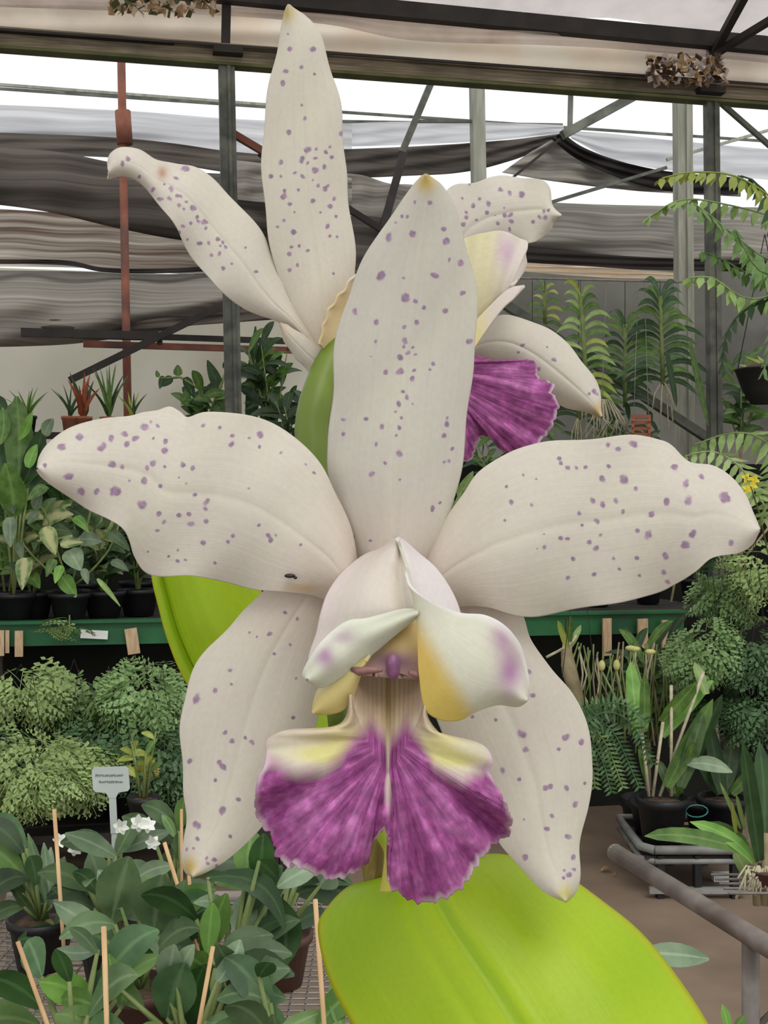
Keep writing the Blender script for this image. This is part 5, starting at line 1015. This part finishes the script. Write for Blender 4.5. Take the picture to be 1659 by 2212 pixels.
petal('sepal', '605 698 640 715 680 745 740 800', '607 700 615 735 650 785 690 820 740 868', YR2, FB, '''692 765 3''', lambda U, V, X, Y: -30 + 30 * V, cup=12, nu=50, nv=80, label='small lower sepal of the rear flower', basec=srgb(214, 186, 150))
petal('petal', '768 590 735 635 712 665 697 705 690 745', '790 640 780 700 775 740 770 780 725 790', YR2, FB, None, lambda U, V, X, Y: -30 + 20 * U, cup=-20, nu=50, nv=60, base=srgb(228, 206, 160), basec=srgb(236, 226, 214), label='cream inner fold of the rear flower')
TR_ = '''1080 411 6 1101 419 6 1127 421 8 1055 441 6 1036 431 4 1022 444 5 1000 429 4 1015 398 5 1051 460 5 1007 460 4 1007 470 5 1002 485 6 1090 465 5 1102 465 5 1104 478 6 1101 495 4 1075 482 5 1089 450 3 1030 476 3 1175 457 4 1185 455 3 1178 471 6 1165 470 4 1152 479 5 1070 466 3 1000 515 3'''
petal('petal', '930 560 945 480 958 430 985 402 1012 395 1060 387 1100 382 1158 388 1180 402 1188 430 1198 450 1212 466', '960 700 1010 640 1060 560 1100 540 1138 526 1165 515 1185 500 1192 482 1212 466', YR2, FB, TR_,
      lambda U, V, X, Y: 10 - 40 * V, cup=20, ruffle=10, rf=7, nu=90, nv=140, label='right petal of the rear flower', edge_wob=3)
piece('lip_side_lobe', '990 520 1040 505 1085 500 1120 515 1140 525 1134 548 1136 572 1122 598 1097 614', '985 760 1020 745 1038 722 1058 690 1075 668 1088 648 1092 630 1094 620 1097 614',
      lambda U, V, X, Y: -40 - 30 * np.sin(PI * U) + 6 * np.sin(V * 26) * (1 - U),
      lambda C, U, V, X, Y: lerpc(lerpc(C, srgb(222, 214, 168), sst(1110, 1040, X) * .85), srgb(206, 160, 196), .6 * gauss(X, Y, 1092, 545, 16, 32)), 'cream side lobe of the rear flower lip', 60, 80, FB, YR2)
piece('column', '1000 720 1040 680 1080 640 1105 622 1133 618', '1010 775 1045 722 1085 668 1110 645 1133 618', lambda U, V, X, Y: -75 - 10 * U, lambda C, U, V, X, Y: lerpc(C, srgb(232, 216, 150), sst(.6, .1, V)), 'cream pointed column of the rear flower', 30, 40, FB, YR2)
petal('sepal', '960 790 1020 740 1052 700 1085 684 1130 690 1185 712 1232 752 1275 808 1296 856 1299 900', '960 830 1020 780 1060 790 1100 800 1150 838 1190 862 1235 882 1270 892 1290 897 1299 900', YR2, FB,
      '1197 778 5 1164 797 5 1129 746 4 1120 761 3 1181 751 3 1272 852 4 1282 847 5 1287 853 3 1195 860 3', lambda U, V, X, Y: 30 - 20 * V, cup=30, nu=80, nv=140, tip=(1292, 885), tipr=16, tipc=srgb(204, 176, 120), label='lower right sepal of the rear flower')
def lip2():
    O2 = pts('1010 755 1030 768 1060 778 1100 782 1150 779 1160 800 1165 822 1195 830 1192 850 1206 872 1200 900 1190 925 1165 955 1145 975 1120 982 1090 975 1075 955 1055 942 1030 950 1020 985 1005 998 996 990 985 940')
    nu, nv = 220, 70; Oc = resample(O2, nu); u = np.linspace(0, 1, nu); d = np.gradient(Oc, axis=0); nrm = np.stack([d[:, 1], -d[:, 0]], 1); nrm /= np.linalg.norm(nrm, axis=1)[:, None] + 1e-9
    Oc = Oc + nrm * ((np.sin(u * 180) + .6 * np.sin(u * 311)) * 1.8 * sst(.2, .3, u))[:, None]
    Ic = np.stack([960 + 20 * u, 760 + 120 * u], 1); k = np.linspace(0, 1, nv)[:, None, None]; G = Ic[None] * (1 - k) + Oc[None] * k; X, Y = G[..., 0], G[..., 1]
    U, V = np.meshgrid(u, np.linspace(0, 1, nv)); D = -60 - 60 * V + V * (7 * np.sin(U * 27) + 3 * np.sin(U * 61)) + 70 * V * V
    C = np.ones(X.shape + (3,)) * np.array(srgb(232, 200, 222)); pg = .95 * (1 - .8 * sst(.955, 1, V) * sst(.2, .3, U)) + 0 * U
    o = surf('lip', X, Y, D, YR2, LIP, FB, C, None, pg, thick=.0005); o['label'] = 'magenta frilled lip of the rear flower'
lip2()
